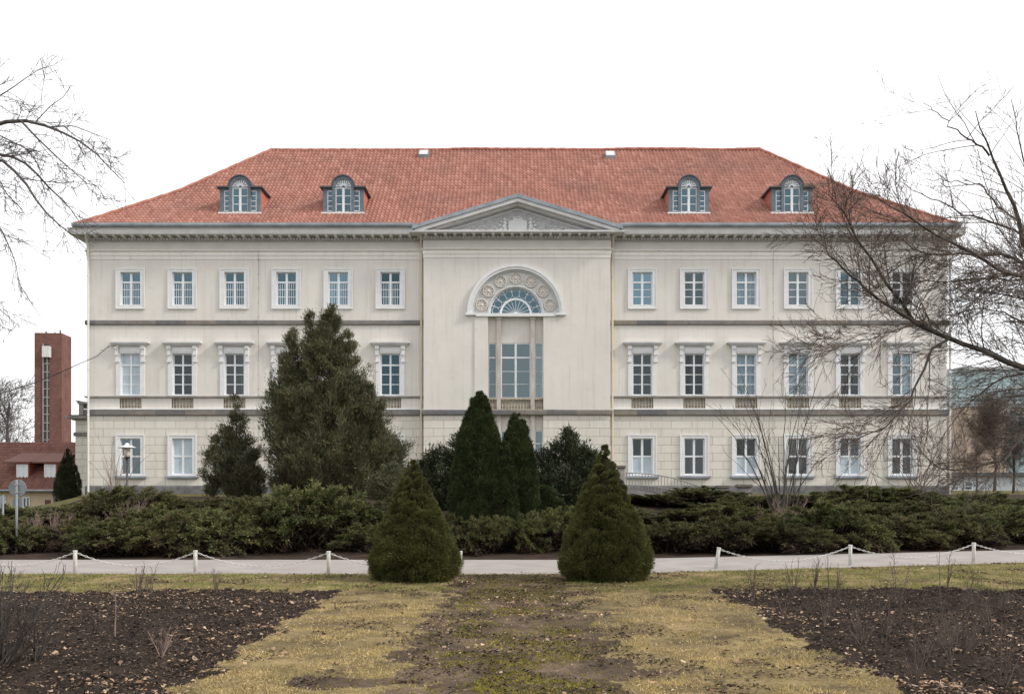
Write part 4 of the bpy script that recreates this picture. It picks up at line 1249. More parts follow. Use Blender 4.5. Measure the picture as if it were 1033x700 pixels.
for k in range(2):
    xa = X(958.5+k*14,LD); xb = X(967+k*14,LD)
    f_ = MB().ring((xa,xb,Z(494.5,LD),Z(485,LD)), (xa+.08,xb-.08,Z(494.5,LD)+.08,Z(485,LD)-.08), LD-.05, LD+.03); f_.box(xa, xb, LD-.04, LD-.02, Z(490.5,LD)-.05, Z(490.5,LD)+.05)
    o = f_.build("window", MT['casement'], lb)
    MB().quad((xa,LD-.01,Z(494.5,LD)),(xb,LD-.01,Z(494.5,LD)),(xb,LD-.01,Z(485,LD)),(xa,LD-.01,Z(485,LD))).build("pane", MT['pane_dark'], o)

# ------------------------------------------------------------------ street furniture
MT['post'] = noisy("white_post_paint", (0.50,0.50,0.47), (0.72,0.71,0.67), 14, 0.7, 0.2)
MT['chain'] = noisy("pale_plastic_chain", (0.50,0.50,0.48), (0.68,0.67,0.64), 10, 0.6, 0.0)
POSTS = [(-46,577,0),(77,577.5,0),(198,577.5,0),(332,578.5,0),(464.5,578.5,0),(721.5,573.2,9),(857,570,0),(981,567,1),(1108,563,0)]
PL = [None,"white chain post at the far left, left of the lamp post","second white chain post from the left, before dark junipers","third white chain post from the left, below the big thuja",
      "white chain post half beside the left cone-shaped spruce","leaning white post right of the right cone-shaped spruce","upright white chain post second from the right","rightmost white chain post below the right junipers",None]
post_h = 0.42
def make_post():
    r_ = empty("chain_post", (0,0,0))
    MB().lathe((0,0,-.05), [(.038,0),(.038,.44),(.033,.462),(.018,.472)], 14).build("post", MT['post'], r_, True)
    MB().lathe((0,-.0,.405), [(.041,0),(.043,.006),(.043,.02),(.041,.026)], 14).build("collar", MT['post'], r_)
    return r_
tops = []
proto = make_post()
for i, (px, py, lean) in enumerate(POSTS):
    d = EYE*1000/(py-488)
    o = proto if i == 0 else copy_tree(proto)
    x, y = X(px,d), d-.05
    o.location = (x, y, 0.0)
    o.rotation_euler = (0, R(lean), 0)
    lb_ = PL[i] or ("white chain post outside the left edge" if i == 0 else "white chain post outside the right edge")
    tag(o, lb_, "post", "white chain posts along the road")
    tops.append(np.array((x+math.sin(R(lean))*.40, y, .40*math.cos(R(lean)))))
def chain(a, b_, sag, label):
    nlk = int(np.linalg.norm(b_-a)/.058)
    V_, F_ = [], []; base_ = 0
    pts = []
    for k in range(nlk+1):
        t = k/nlk; pts.append(a*(1-t)+b_*t-np.array((0,0,sag*4*t*(1-t))))
    ang = np.arange(8)*2*PI/8
    polys = []
    for k in range(nlk):
        c = (pts[k]+pts[k+1])/2; d = unit(pts[k+1]-pts[k]); sd = unit(np.cross(d,(0,0,1.0))); up = np.cross(sd,d)
        q = sd if k%2 == 0 else up
        loop = [c+d*.038*math.cos(t)+q*.014*math.sin(t) for t in np.append(ang,0)]
        polys.append((np.array(loop), np.full(9,.0055)))
    V_, F_ = tubes(polys, 5)
    mid = (a+b_)/2
    o = mesh_np("hanging_chain", V_-mid, F_, MT['chain'], None, True)
    o.location = mid
    tag(o, label, "chain", "pale chains slung between the posts")
CH = [(0,1,"pale chain sagging out of the left edge from the first post"),(1,2,"pale chain sagging between the first and second posts from the left"),(2,3,"pale chain sagging between the second and third posts from the left"),(3,4,"pale chain ending behind the left cone-shaped spruce"),
      (5,6,"pale chain from the leaning post to the next post"),(6,7,"pale chain sagging between the two rightmost posts"),(7,8,"pale chain leaving the right edge from the last post")]
for a, b_, l in CH: chain(tops[a], tops[b_], .26 if a not in (5,) else .27, l)

MT['black_metal'] = noisy("black_lamp_paint", (0.02,0.02,0.022), (0.035,0.035,0.038), 6, 0.4, 0.0, spec=0.5)
MT['lamp_glass'] = noisy("milky_lamp_glass", (0.50,0.44,0.34), (0.62,0.56,0.46), 4, 0.25, 0.0, spec=0.5)
ld_ = 48.0; lx, lz = X(128.2,ld_), float(hz(X(128.2,ld_),ld_))
lp = empty("lamp_post", (lx,ld_,lz), "slim black lamp post with flat white disc cap before the leftmost ground-floor window", "lamp")
ztop = Z(447.5,ld_)
MB().lathe((lx,ld_,lz-.1), [(.10,0),(.10,.35),(.05,.42),(.042,Z(463,ld_)-lz+.1)], 10).build("pole", MT['black_metal'], lp, True)
MB().lathe((lx,ld_,Z(463,ld_)), [(.06,0),(.13,.05),(.15,.09),(.12,.12)], 12).build("collar", MT['black_metal'], lp, True)
MB().lathe((lx,ld_,Z(460.8,ld_)), [(.11,0),(.14,.05),(.15,.34),(.12,.40)], 12).build("lamp_glass", MT['lamp_glass'], lp, True)
MB().lathe((lx,ld_,Z(452.4,ld_)), [(.20,0),(.41,.03),(.42,.06),(.22,.14),(.12,.16),(.10,.24),(.03,.28)], 20).build("lamp_cap", MT['cornice'], lp, True)

MT['sign_back'] = noisy("grey_sign_back", (0.17,0.19,0.20), (0.23,0.25,0.26), 5, 0.5, 0.0, metal=0.2)
sd_ = 24.0; sx, sz = X(16.8,sd_), float(hz(X(16.8,sd_),sd_))
rsn = empty("road_sign", (sx,sd_,sz), "round traffic sign seen from behind on a grey pole at the left edge", "road sign")
MB().lathe((sx,sd_,sz-.2), [(.03,0),(.03,Z(484,sd_)-sz+.2)], 10).build("pole", MT['sign_back'], rsn, True)
c = (sx, sd_+.05, Z(492.5,sd_))
MB().lathe(c, [(.215,-.0),(.215,.012),(.205,.018),(.2,.012)], 32, 'y').build("disc", MT['sign_back'], rsn)
MB().box(sx-.045, sx+.045, sd_-.035, sd_+.03, c[2]-.11, c[2]-.08).box(sx-.045, sx+.045, sd_-.035, sd_+.03, c[2]+.08, c[2]+.11).build("clamp", MT['steel'], rsn)
MB().box(sx-.12, sx+.12, sd_+.032, sd_+.045, Z(511,sd_), Z(502.5,sd_)).build("plate", MT['sign_back'], rsn)
s2 = 27.0; sx2 = X(3,s2); sz2 = float(hz(sx2,s2))
sp2 = empty("sign_pole", (sx2,s2,sz2), "dark thin pole with a blue-grey plate at the extreme left edge", "sign")
MB().lathe((sx2,s2,sz2-.2), [(.028,0),(.028,Z(499,s2)-sz2+.2)], 8).build("pole", MT['sign_back'], sp2, True)
MB().box(sx2-.2, sx2-.03, s2-.04, s2-.01, Z(512,s2), Z(500,s2)).build("plate", MT['zinc'], sp2)

MT['old_stone'] = noisy("mossy_old_stone", (0.09,0.08,0.065), (0.20,0.18,0.15), 5, 0.95, 0.5)
MT['iron'] = noisy("greyed_iron", (0.22,0.21,0.19), (0.33,0.31,0.28), 6, 0.7, 0.0)
def pedestal(px, ptop, d, wpx, label):
    x, z0 = X(px,d), float(hz(X(px,d),d)); zt_ = Z(ptop,d); w_ = wpx*d/2000
    o = empty("stone_pedestal", (x,d,z0), label, "pedestal", "stone pedestals of the terrace steps")
    MB().box(x-w_*.72, x+w_*.72, d-w_*.72, d+w_*.72, z0-.3, zt_-.14).build("shaft", MT['dentil'], o)
    m_ = MB()
    for k,(f0,h0,h1) in enumerate(((.85,.14,.10),(1.05,.10,.03),(.9,.03,0))): m_.box(x-w_*f0, x+w_*f0, d-w_*f0, d+w_*f0, zt_-h0+.001, zt_-h1)
    m_.build("cap", MT['old_stone'], o)
pedestal(626.5, 469.5, 46, 9, "stone pedestal with dark cap peeping out right of the right cone-shaped spruce")
pedestal(750.5, 488.5, 40, 15, "dark-capped stone pedestal among junipers beside the multi-stemmed bare shrub")
pedestal(729, 489.5, 44, 12, "low dark-capped pedestal half hidden left of the bare shrub")
rl_ = empty("stair_railing", (X(665,46),46,1.0), "pale iron stair railing sloping down right of the right cone-shaped spruce", "railing")
m_ = MB(); ra, rb = np.array((X(631,46),46,Z(477,46))), np.array((X(704,46),45.2,Z(491,46)))
tp = [ra+(rb-ra)*t+np.array((0,0,.18*math.sin(PI*t))) for t in np.linspace(0,1,14)]
m_.tube(tp, .028, 6); m_.tube([p-np.array((0,0,.55)) for p in tp], .02, 6); m_.build("handrail", MT['iron'], rl_)
m_ = MB()
for t in np.linspace(0.01,.99,24):
    p = ra+(rb-ra)*t+np.array((0,0,.18*math.sin(PI*t))); m_.tube([p, p-np.array((0,0,.75))], .013, 4)
m_.build("bars", MT['iron'], rl_)
m_ = MB().add([(ra[0],45.9,.4),(rb[0],45.1,.4),(rb[0],45.1,rb[2]-.7),(ra[0],45.9,ra[2]-.7),(ra[0],46.3,.4),(rb[0],45.5,.4),(rb[0],45.5,rb[2]-.7),(ra[0],46.3,ra[2]-.7)],[(0,1,2,3),(3,2,6,7),(0,3,7,4),(1,5,6,2)])
m_.build("base_wall", MT['dentil'], rl_)

# ------------------------------------------------------------------ vegetation builders
def lump_core(rng, rad_fn, H, nz=22, na=28, k=0.86, amp=0.10, off=(0,0,0), seed=0):
    V_, F_ = [], []
    for i in range(nz+1):
        t = i/nz
        for j in range(na):
            a = 2*PI*j/na
            r = max(0.01, rad_fn(t)*k*(1+amp*(vnoise(np.array([[t*9,math.cos(a)*2+5,math.sin(a)*2+5]]),seed)[0]-.5)*2))
            V_.append((off[0]+r*math.cos(a), off[1]+r*math.sin(a), off[2]+H*t))
    for i in range(nz):
        for j in range(na):
            F_.append((i*na+j, i*na+(j+1)%na, (i+1)*na+(j+1)%na, (i+1)*na+j))
    return np.array(V_), np.array(F_)

def cushion_foliage(rng, rad_fn, H, ncush, rc, per, leafL, leafW, up=0.35, flat=1.0, off=(0,0,0), lump=.13):
    """dense crown: rounded tufts all over a surface of revolution."""
    tt = np.linspace(0,1,200); wgt_ = np.array([rad_fn(t) for t in tt])+0.05; cdf = np.cumsum(wgt_)/wgt_.sum()
    t = np.interp(rng.random(ncush), cdf, tt); a = rng.uniform(0,2*PI,ncush)
    r = np.array([rad_fn(q) for q in t])
    r = r*(1+lump*2*(vnoise(np.stack([t*H*3.2/max(r.max(),.3),np.cos(a)*2.4+9,np.sin(a)*2.4+9],1), int(ncush))-.5)); cr = rc*(0.6+0.8*rng.random(ncush))*(0.06+0.94*np.clip(r/max(r.max(),1e-3),0,1)**.8)
    C = np.stack([np.cos(a)*np.maximum(r-cr*.55,0), np.sin(a)*np.maximum(r-cr*.55,0), t*H],1)
    out = unit(np.stack([np.cos(a),np.sin(a),np.full(ncush,up)],1))
    idx = np.repeat(np.arange(ncush), per)
    dirs = unit(rng.normal(size=(len(idx),3))+out[idx]*1.1)
    P = C[idx]+dirs*(cr[idx]*rng.uniform(.55,1.0,len(idx)))[:,None]*np.array([1,1,flat])
    D = unit(dirs*.8+out[idx]*.5+rng.normal(0,.45,(len(idx),3))+np.array([0,0,up*.6]))
    V_, F_ = diamonds(P, D, leafL*rng.uniform(.6,1.3,len(P)), leafW*rng.uniform(.7,1.3,len(P)), rng, .1)
    return V_+np.array(off), F_

def merge(parts):
    Vs, Fs, b0 = [], [], 0
    for V_, F_ in parts:
        Vs.append(V_); Fs.append(F_+b0); b0 += len(V_)
    return np.concatenate(Vs), np.concatenate(Fs)

def conifer_foliage(rng, H, rad_fn, nbr, clumps, per, leafL, leafW, rise=0.45, spread=0.3, gaps=0.3, off=(0,0,0), droop=0.0, t0=0.02, rnd=.5):
    """crown of separate rising boughs; returns foliage and bough tubes."""
    tt = np.linspace(t0,1,200); wgt_ = np.array([rad_fn(t) for t in tt])+0.06; cdf = np.cumsum(wgt_)/wgt_.sum()
    t = np.interp(rng.random(nbr), cdf, tt); a = rng.uniform(0,2*PI,nbr)
    lob = vnoise(np.stack([t*7,np.cos(a)*1.6+9,np.sin(a)*1.6+9],1), int(rng.integers(1000)))
    Rr = np.array([rad_fn(q) for q in t])*(1-gaps+2*gaps*lob)*rng.uniform(.72,1.12,nbr)
    tip = np.stack([np.cos(a)*Rr, np.sin(a)*Rr, t*H+rise*Rr*.35],1)
    root = np.stack([np.zeros(nbr), np.zeros(nbr), np.maximum(.02*H, t*H-rise*Rr)],1)
    polys = []
    s = np.linspace(0,1,5)[None,:,None]
    bow = np.array([0,0,1.0])*(-.12*Rr)[:,None]
    path = root[:,None,:]*(1-s)+tip[:,None,:]*s+bow[:,None,:]*(4*s*(1-s))
    for k in range(nbr): polys.append((path[k], np.linspace(.012*H*.35+.006,.004,5)))
    idx = np.repeat(np.arange(nbr), clumps)
    u_ = rng.uniform(.30,1.0,len(idx))**.8
    c = root[idx]*(1-u_)[:,None]+tip[idx]*u_[:,None]+bow[idx]*(4*u_*(1-u_))[:,None]
    bd_ = unit(tip-root)[idx]
    cs = (spread*(.25+Rr)*.42)[idx]*(1.15-.75*u_)
    C = c+rng.normal(size=c.shape)*cs[:,None]*np.array([1,1,.7])
    outd = unit(bd_*.7+unit(C-c)*.5+np.array([0,0,.35-droop]))
    j = np.repeat(np.arange(len(C)), per)
    P = C[j]+rng.normal(size=(len(j),3))*leafL*.55
    D = unit(outd[j]+rng.normal(0,rnd,(len(j),3)))
    V_, F_ = diamonds(P, D, leafL*rng.uniform(.5,1.3,len(j)), leafW*rng.uniform(.6,1.3,len(j)), rng, .12)
    Vb, Fb = tubes(polys, 4)
    o_ = np.array(off)
    return (V_+o_, F_), (Vb+o_, Fb)

def tprof(pts):
    a = np.array(pts)
    return lambda t: float(np.interp(t, a[:,0], a[:,1]))

# two clipped-looking cone-shaped spruces beside the path
def cone_spruce(px, d, ptop, pbase, wpx, label, seed, lead=None):
    rng = np.random.default_rng(seed)
    x, z0 = X(px,d), 0.0
    H = Z(ptop,d)-Z(pbase,d); rmax = wpx*d/2000
    o = empty("dwarf_spruce", (x,d,z0), label, "spruce", "cone-shaped spruces flanking the path")
    f = tprof([(0,.80*rmax),(.06,.97*rmax),(.16,1.0*rmax),(.3,.90*rmax),(.45,.72*rmax),(.6,.54*rmax),(.75,.37*rmax),(.88,.18*rmax),(.96,.065*rmax),(1,.01*rmax)])
    parts = [cushion_foliage(rng, f, H, 300, .155, 350, .048, .013, .45, .75, lump=.05), cushion_foliage(rng, f, H, 460, .085, 90, .034, .009, .7, 1.0, lump=.05)]
    parts.append(cushion_foliage(rng, lambda t: f(t*.45)*1.0, H*.45, 46, .235, 620, .048, .013, .35, .75, lump=.04))
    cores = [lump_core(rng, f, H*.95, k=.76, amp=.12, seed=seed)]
    if lead:
        lx_, lh = lead; f2 = tprof([(0,.24*rmax),(.5,.2*rmax),(.8,.10*rmax),(1,.01)])
        parts.append(cushion_foliage(rng, f2, H*lh-.8, 90, .09, 220, .045, .011, .5, 1, (lx_,-.05,.8)))
    V_, F_ = merge(parts); base_ = np.array((x,d,z0))
    mesh_np("foliage", V_+base_, F_, F_SPRUCE, o)
    V_, F_ = cores[0]; mesh_np("dark_core", V_+base_+np.array((0,0,.03)), F_, CORE, o, True)
    MB().lathe((x,d,-.1), [(.09,0),(.07,.3)], 8).build("trunk", MT['bark'], o)
    return o
cone_spruce(417.5, 17.7, 465, 584, 84, "cone-shaped dwarf spruce left of the mossy path", 21)
cone_spruce(610, 17.7, 449, 584, 85, "cone-shaped dwarf spruce with a side leader right of the mossy path", 22, (-.21,.73))

def conifer_tree(name, px, d, ptop, stems, label, cat, fmat, seed, nbr, clumps, per, lL, lW, group=None, rise=.45, spread=.3, gaps=.3, droop=0, rnd=.5):
    """stems: list of (dx px, top py, radius profile [(t, px)], weight)"""
    rng = np.random.default_rng(seed)
    x = X(px,d); z0 = float(hz(x,d))
    o = empty(name, (x,d,z0), label, cat, group)
    base_ = np.array((x,d,z0)); fol, brs = [], []
    trk = MB()
    for (dxp, tp_, pr, wt) in stems:
        H = Z(tp_,d)-z0
        f = tprof([(t, r*d/1000) for t, r in pr])
        of = (dxp*d/1000, rng.uniform(-.2,.2), 0)
        a, b_ = conifer_foliage(rng, H, f, int(nbr*wt), clumps, per, lL, lW, rise, spread, gaps, of, droop, .02, rnd)
        fol.append(a); brs.append(b_)
        hh = np.linspace(0,.97,9)
        trk.tube([(x+of[0]*min(1,t*2)+.04*math.sin(t*9+seed), d+of[1], z0-.1+H*t) for t in hh], [max(.015,.018*H*(1-t)+.008) for t in hh], 7)
    V_, F_ = merge(fol); mesh_np("foliage", V_+base_, F_, fmat, o)
    V_, F_ = merge(brs); mesh_np("boughs", V_+base_, F_, MT['twig'], o)
    trk.build("trunk", MT['bark'], o)
    return o
# big thuja and its small neighbour
conifer_tree("thuja_tree", 337, 42, 301, [
    (-5,301,[(0,42),(.1,55),(.25,56),(.40,48),(.55,36),(.68,26),(.78,18),(.88,10),(.95,5),(1,1)],1.0),
    (-42,331,[(0,18),(.3,25),(.5,26),(.65,19),(.8,11),(.92,5),(1,1)],.42),
    (38,388,[(0,34),(.3,34),(.5,26),(.7,16),(.9,6),(1,1)],.42),
    (-23,317,[(0,18),(.5,20),(.8,13),(1,1)],.3),(14,336,[(0,22),(.5,22),(.8,11),(1,1)],.3)],
    "big bushy brown-green thuja before the left wing, taller than the middle windows", "thuja", F_THUJA, 31, 430, 10, 22, .17, .030, None, .8, .24, .50, .0, .3)
conifer_tree("thuja_tree", 238, 42.5, 401, [
    (0,401,[(0,14),(.15,21),(.3,25),(.45,19),(.6,15),(.75,10),(.9,4),(1,1)],1.0),
    (-20,442,[(0,8),(.4,13),(.7,9),(1,1)],.32),(18,456,[(0,10),(.5,12),(1,2)],.3)],
    "small ragged thuja left of the big bushy one", "thuja", F_THUJA, 33, 100, 8, 22, .16, .030, None, .75, .26, .6, .0, .3)
# columnar yews: upright cushions
def column_yew(name, px, d, ptop, pr, label, seed, group=None, mat=None, nc=420, per=150, extra=()):
    rng = np.random.default_rng(seed); x = X(px,d); z0 = float(hz(x,d)); H = Z(ptop,d)-z0
    o = empty(name, (x,d,z0), label, "yew", group); base_ = np.array((x,d,z0))
    f = tprof([(t, r*d/1000) for t, r in pr])
    parts = [cushion_foliage(rng, f, H, nc, .17, per, .085, .022, .9, 1.7), cushion_foliage(rng, f, H*1.0, nc, .10, int(per*.5), .07, .015, 1.2, 1.5)]
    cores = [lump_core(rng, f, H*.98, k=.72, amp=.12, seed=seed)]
    for (dx_, dy_, tp_, r_) in extra:
        H2 = Z(tp_,d)-z0; f2 = tprof([(0,.8*r_*d/1000),(.4,r_*d/1000),(.75,.7*r_*d/1000),(.93,.3*r_*d/1000),(1,.01)])
        of = (dx_*d/1000, dy_, 0)
        parts.append(cushion_foliage(rng, f2, H2, nc//3, .14, per, .075, .017, .9, 1.6, of))
        V_, F_ = lump_core(rng, f2, H2*.97, k=.7, amp=.12, seed=seed+3, off=of); cores.append((V_,F_))
    V_, F_ = merge(parts); mesh_np("foliage", V_+base_, F_, mat or F_YEW, o)
    V_, F_ = merge(cores); mesh_np("dark_core", V_+base_, F_, CORE, o, True)
    MB().lathe((x,d,z0-.2), [(.12,0),(.09,.5)], 8).build("trunk", MT['bark'], o)
colp = [(0,.75),(.2,.95),(.45,1.0),(.65,.88),(.8,.62),(.91,.38),(.97,.2),(1,.03)]
column_yew("columnar_yew", 483, 25.4, 396, [(t, r*22) for t, r in colp], "tallest dark columnar yew in the middle, in front of the arched window bay", 41, "columnar yews before the portal", nc=380, per=170, extra=((-11,-.1,421,14),(10,-.2,424,13),(-17,.1,452,12),(2,-.35,470,17),(-8,-.4,497,14),(12,-.38,505,13),(25,-.2,447,13),(24,-.4,480,14)))
column_yew("columnar_yew", 522, 25.6, 417, [(t, r*17) for t, r in colp], "shorter columnar yew right beside the tallest one", 42, "columnar yews before the portal", nc=280, per=170, extra=((8,-.1,440,12),(-6,-.3,462,14)))
column_yew("columnar_yew", 548, 26.5, 492, [(0,15),(.5,18),(.8,12),(1,1)], "low yew clump right of the columnar yews", 44, "columnar yews before the portal", nc=160, extra=((-12,-.1,505,12),(14,0,503,13)))
conifer_tree("dark_conifer", 572, 31, 434, [
    (0,434,[(0,34),(.3,38),(.5,33),(.7,24),(.85,14),(1,2)],1.0),(22,452,[(0,20),(.5,20),(.8,12),(1,3)],.4),(-18,470,[(0,20),(.5,20),(1,5)],.3)],
    "dark dense conifer between the columnar yews and the right cone-shaped spruce", "conifer", F_DARK, 51, 240, 8, 13, .12, .035, None, .6, .32, .22)
conifer_tree("dark_conifer", 443, 31, 447, [
    (0,452,[(0,26),(.3,34),(.5,30),(.7,24),(.85,14),(1,3)],.8),(20,440,[(0,14),(.5,16),(.8,12),(1,3)],.4),(-16,462,[(0,16),(.5,18),(.8,12),(1,4)],.4)],
    "loose dark conifer between the left cone-shaped spruce and the columnar yews", "conifer", F_DARK, 52, 150, 7, 12, .14, .035, None, .5, .34, .5)
conifer_tree("dark_conifer", 395, 36, 470, [
    (0,470,[(0,24),(.3,26),(.6,18),(.85,9),(1,2)],1)], "small brownish conifer at the right foot of the big bushy thuja", "conifer", F_THUJA, 53, 90, 7, 11, .14, .04, None, .5, .34, .4)
column_yew("columnar_cypress", 68.5, 62, 453, [(0,11),(.25,12.5),(.5,9.5),(.75,5.5),(.92,2.4),(1,.4)], "narrow pointed dark cypress between the red-roofed house and the mansion", 45, None, F_DARK, 260, 70)

# junipers: arching boughs over a dome
def juniper_mesh(seed, fm, nb=95, dead=True):
    rng = np.random.default_rng(seed)
    a = rng.uniform(0,2*PI,nb); el = np.arcsin(rng.uniform(.03,1.0,nb)); k = rng.uniform(.78,1.08,nb)
    tip = np.stack([np.cos(a)*np.cos(el)*k, np.sin(a)*np.cos(el)*k, np.sin(el)**.9*k*.86+.05],1)
    root = np.stack([rng.normal(0,.16,nb), rng.normal(0,.16,nb), np.full(nb,-.05)],1)
    mid = (root*.45+tip*.55)+np.stack([np.zeros(nb),np.zeros(nb),.24+.12*rng.random(nb)],1)
    s = np.linspace(0,1,8)[None,:,None]
    path = root[:,None]*(1-s)**2+mid[:,None]*2*s*(1-s)+tip[:,None]*s**2
    polys = [(path[i], np.linspace(.018,.004,8)) for i in range(nb)]
    Vb, Fb = tubes(polys, 4)
    ns_ = 18
    idx = np.repeat(np.arange(nb), ns_); u_ = rng.uniform(.42,1.0,len(idx))
    r0, m0, t0_ = root[idx], mid[idx], tip[idx]; uu = u_[:,None]
    c = r0*(1-uu)**2+m0*2*uu*(1-uu)+t0_*uu**2
    tg = unit((m0-r0)*2*(1-uu)+(t0_-m0)*2*uu)
    side = unit(np.cross(tg, np.array([0,0,1.0]))+rng.normal(0,.35,c.shape))*rng.choice([-1,1],len(c))[:,None]
    sd = unit(tg*.9+side*.7*(1.2-uu)+np.array([0,0,.12])+rng.normal(0,.15,c.shape))
    keepj = rng.random(len(idx)) < np.clip(.02+1.7*tip[idx][:,2], 0, 1)
    c, sd, u_ = c[keepj], sd[keepj], u_[keepj]
    Ls = (.26*(1.25-u_))*rng.uniform(.6,1.2,len(c))
    per = 15; j = np.repeat(np.arange(len(c)), per); q = rng.uniform(0,1,len(j))
    P = c[j]+sd[j]*(Ls[j]*q)[:,None]+rng.normal(0,.012,(len(j),3))
    D = unit(sd[j]*.9+rng.normal(0,.55,(len(j),3)))
    V_, F_ = diamonds(P, D, .075*rng.uniform(.6,1.2,len(j)), .017*rng.uniform(.7,1.3,len(j)), rng, .1)
    # dead sprays deep inside and low down, their colour carrying the shade there
    nd = 13000
    i2 = rng.integers(0,nb,nd); u2 = (rng.uniform(.12,.72,nd)+.27*np.clip(1.25-2.2*tip[i2][:,2],0,1))[:,None]
    c2 = root[i2]*(1-u2)**2+mid[i2]*2*u2*(1-u2)+tip[i2]*u2**2+rng.normal(0,.06,(nd,3)); c2[:,2] = np.maximum(c2[:,2]-.06, .0)
    Vd, Fd = diamonds(c2, unit(rng.normal(size=(nd,3))+np.array([0,0,-.3])), .13*rng.uniform(.5,1.3,nd), .022, rng)
    return (V_,F_), (Vb,Fb), (Vd,Fd)
JP = []
for sd_i, fm in ((61,F_JUN),(62,F_JUN),(63,F_JUNB),(64,F_JUN),(65,F_JUNB)):
    (V_,F_), (Vb,Fb), (Vd,Fd) = juniper_mesh(sd_i, fm)
    o = empty("juniper", (0,0,0))
    mesh_np("foliage", V_, F_, fm, o); mesh_np("boughs", Vb, Fb, MT['twig'], o); mesh_np("dead_shaded_sprays", Vd, Fd, F_DEAD, o)
    JP.append([o, False])
JUN = [  # px, top py, depth, width px, prototype, label
 (8,518,25.0,70,0,"low green juniper at the extreme left edge behind the round sign"),
 (22,508,33,90,1,"flat green juniper hedge below the cream house's windows"),
 (70,507,33,90,0,"flat green juniper in front of the pointed cypress"),
 (86,520,25.6,84,2,"brownish juniper right of the dead brown bush at left"),
 (122,489,29,104,4,"tall reddish-brown juniper around the foot of the lamp post"),
 (172,500,30,90,0,"green juniper under the second ground-floor window from the left"),
 (222,500,30,86,2,"olive juniper below the small ragged thuja"),
 (120,522,24.4,96,0,"front juniper behind the leftmost chain post, yellowish tips"),
 (170,516,24.6,110,4,"dark front juniper left of the second chain post"),
 (222,514,24.8,110,0,"front juniper right of the second chain post"),
 (268,502,25.4,110,2,"front juniper left of the tallest juniper mound"),
 (310,485,25.8,140,1,"tallest overhanging juniper mound below the big bushy thuja"),
 (357,500,26.4,100,3,"juniper sloping down left of the left cone-shaped spruce"),
 (398,517,26.5,80,2,"juniper behind the left cone-shaped spruce"),
 (448,515,25.6,76,4,"dark low juniper between the left spruce and the columnar yews"),
 (520,514,25.0,70,3,"small low juniper below the shorter columnar yew"),
 (582,506,25.8,80,0,"low juniper partly behind the right cone-shaped spruce"),
 (672,524,25.2,90,4,"brown-sided front juniper just right of the right spruce"),
 (728,520,25.4,110,4,"front juniper behind the leaning white post"),
 (785,520,25.6,110,4,"brown front juniper below the multi-stemmed bare shrub"),
 (842,504,26.4,104,1,"bushy green front juniper behind the second post from the right"),
 (900,517,27.0,110,4,"front juniper between the two rightmost posts"),
 (955,512,27.6,110,4,"front juniper left of the rightmost post"),
 (1015,508,28.6,110,3,"front juniper at the right edge behind the rightmost post"),
 (664,503,33,90,1,"upper juniper below the iron stair railing"),
 (712,490,34,100,0,"upper juniper below the second ground-floor window of the right wing"),
 (752,497,32,90,3,"upper juniper in front of the dark-capped pedestal"),
 (806,499,33,96,2,"upper juniper behind the multi-stemmed bare shrub"),
 (862,489,34,110,0,"upper juniper below the fifth ground-floor window of the right wing"),
 (918,492,33,110,1,"upper juniper below the rightmost ground-floor window"),
 (972,497,33,100,0,"upper juniper in front of the low whitish annexe"),
 (1025,499,34,100,3,"upper juniper at the right edge before the annexe"),
 (418,506,33,70,0,"dark juniper between the big bushy thuja and the loose conifer"),
 (620,508,30,80,3,"juniper right of the dark dense conifer"),
 (690,512,29.5,100,4,"brown-tipped middle juniper above the brown-sided front juniper"),
 (740,507,29.5,100,1,"middle juniper below the dark-capped pedestal"),
 (800,511,29.5,100,2,"middle juniper right below the multi-stemmed bare shrub"),
 (868,503,30.5,100,0,"middle juniper left of the dense bare shrub"),
 (925,504,30.5,100,4,"middle juniper below the dense bare shrub"),
 (985,504,31,100,3,"middle juniper left of the right edge"),
 (60,528,26.5,90,4,"low brown juniper behind the dead brown bush at left"),
 (148,508,27.2,90,1,"middle juniper right below the lamp post"),
 (205,508,27.2,90,3,"middle juniper below the second window from the left"),
 (255,500,29,80,4,"brown juniper below the gap between the two thujas"),
 (376,524,24.9,74,3,"low juniper just behind the left flank of the left cone-shaped spruce"),
 (410,528,24.8,66,2,"dark juniper low behind the left cone-shaped spruce"),
 (480,520,24.6,76,4,"brownish low juniper at the foot of the tallest columnar yew"),
 (556,511,25.2,76,1,"low juniper at the foot of the low yew clump"),
]
jr = random.Random(5)
for i, (px, tp_, d, wp, pi_, lab) in enumerate(JUN):
    x = X(px,d); d = max(d-.6, float(yN(x))+ROAD_W+.15+wp*d/2000*.46); x = X(px,d)
    z0 = float(hz(x,d)); Hh = Z(tp_,d)-z0
    p = JP[pi_]
    if not p[1]: o = p[0]; p[1] = True
    else: o = copy_tree(p[0])
    o.location = (x,d,z0-.03); o.rotation_euler = (jr.uniform(-.13,.13),jr.uniform(-.13,.13),jr.uniform(0,6.28))
    sw = wp*d/2000*jr.uniform(1.0,1.2)
    o.scale = (sw, sw, max(.35,Hh/.98))
    tag(o, lab, "juniper", "spreading junipers on the bank")

# ------------------------------------------------------------------ bare trees and twiggy shrubs
def resample(pts, n):
    pts = np.array(pts, float); d = np.concatenate([[0],np.cumsum(np.linalg.norm(np.diff(pts,axis=0),axis=1))])
    q = np.linspace(0,d[-1],n)
    return np.stack([np.interp(q,d,pts[:,k]) for k in range(3)],1), d[-1]

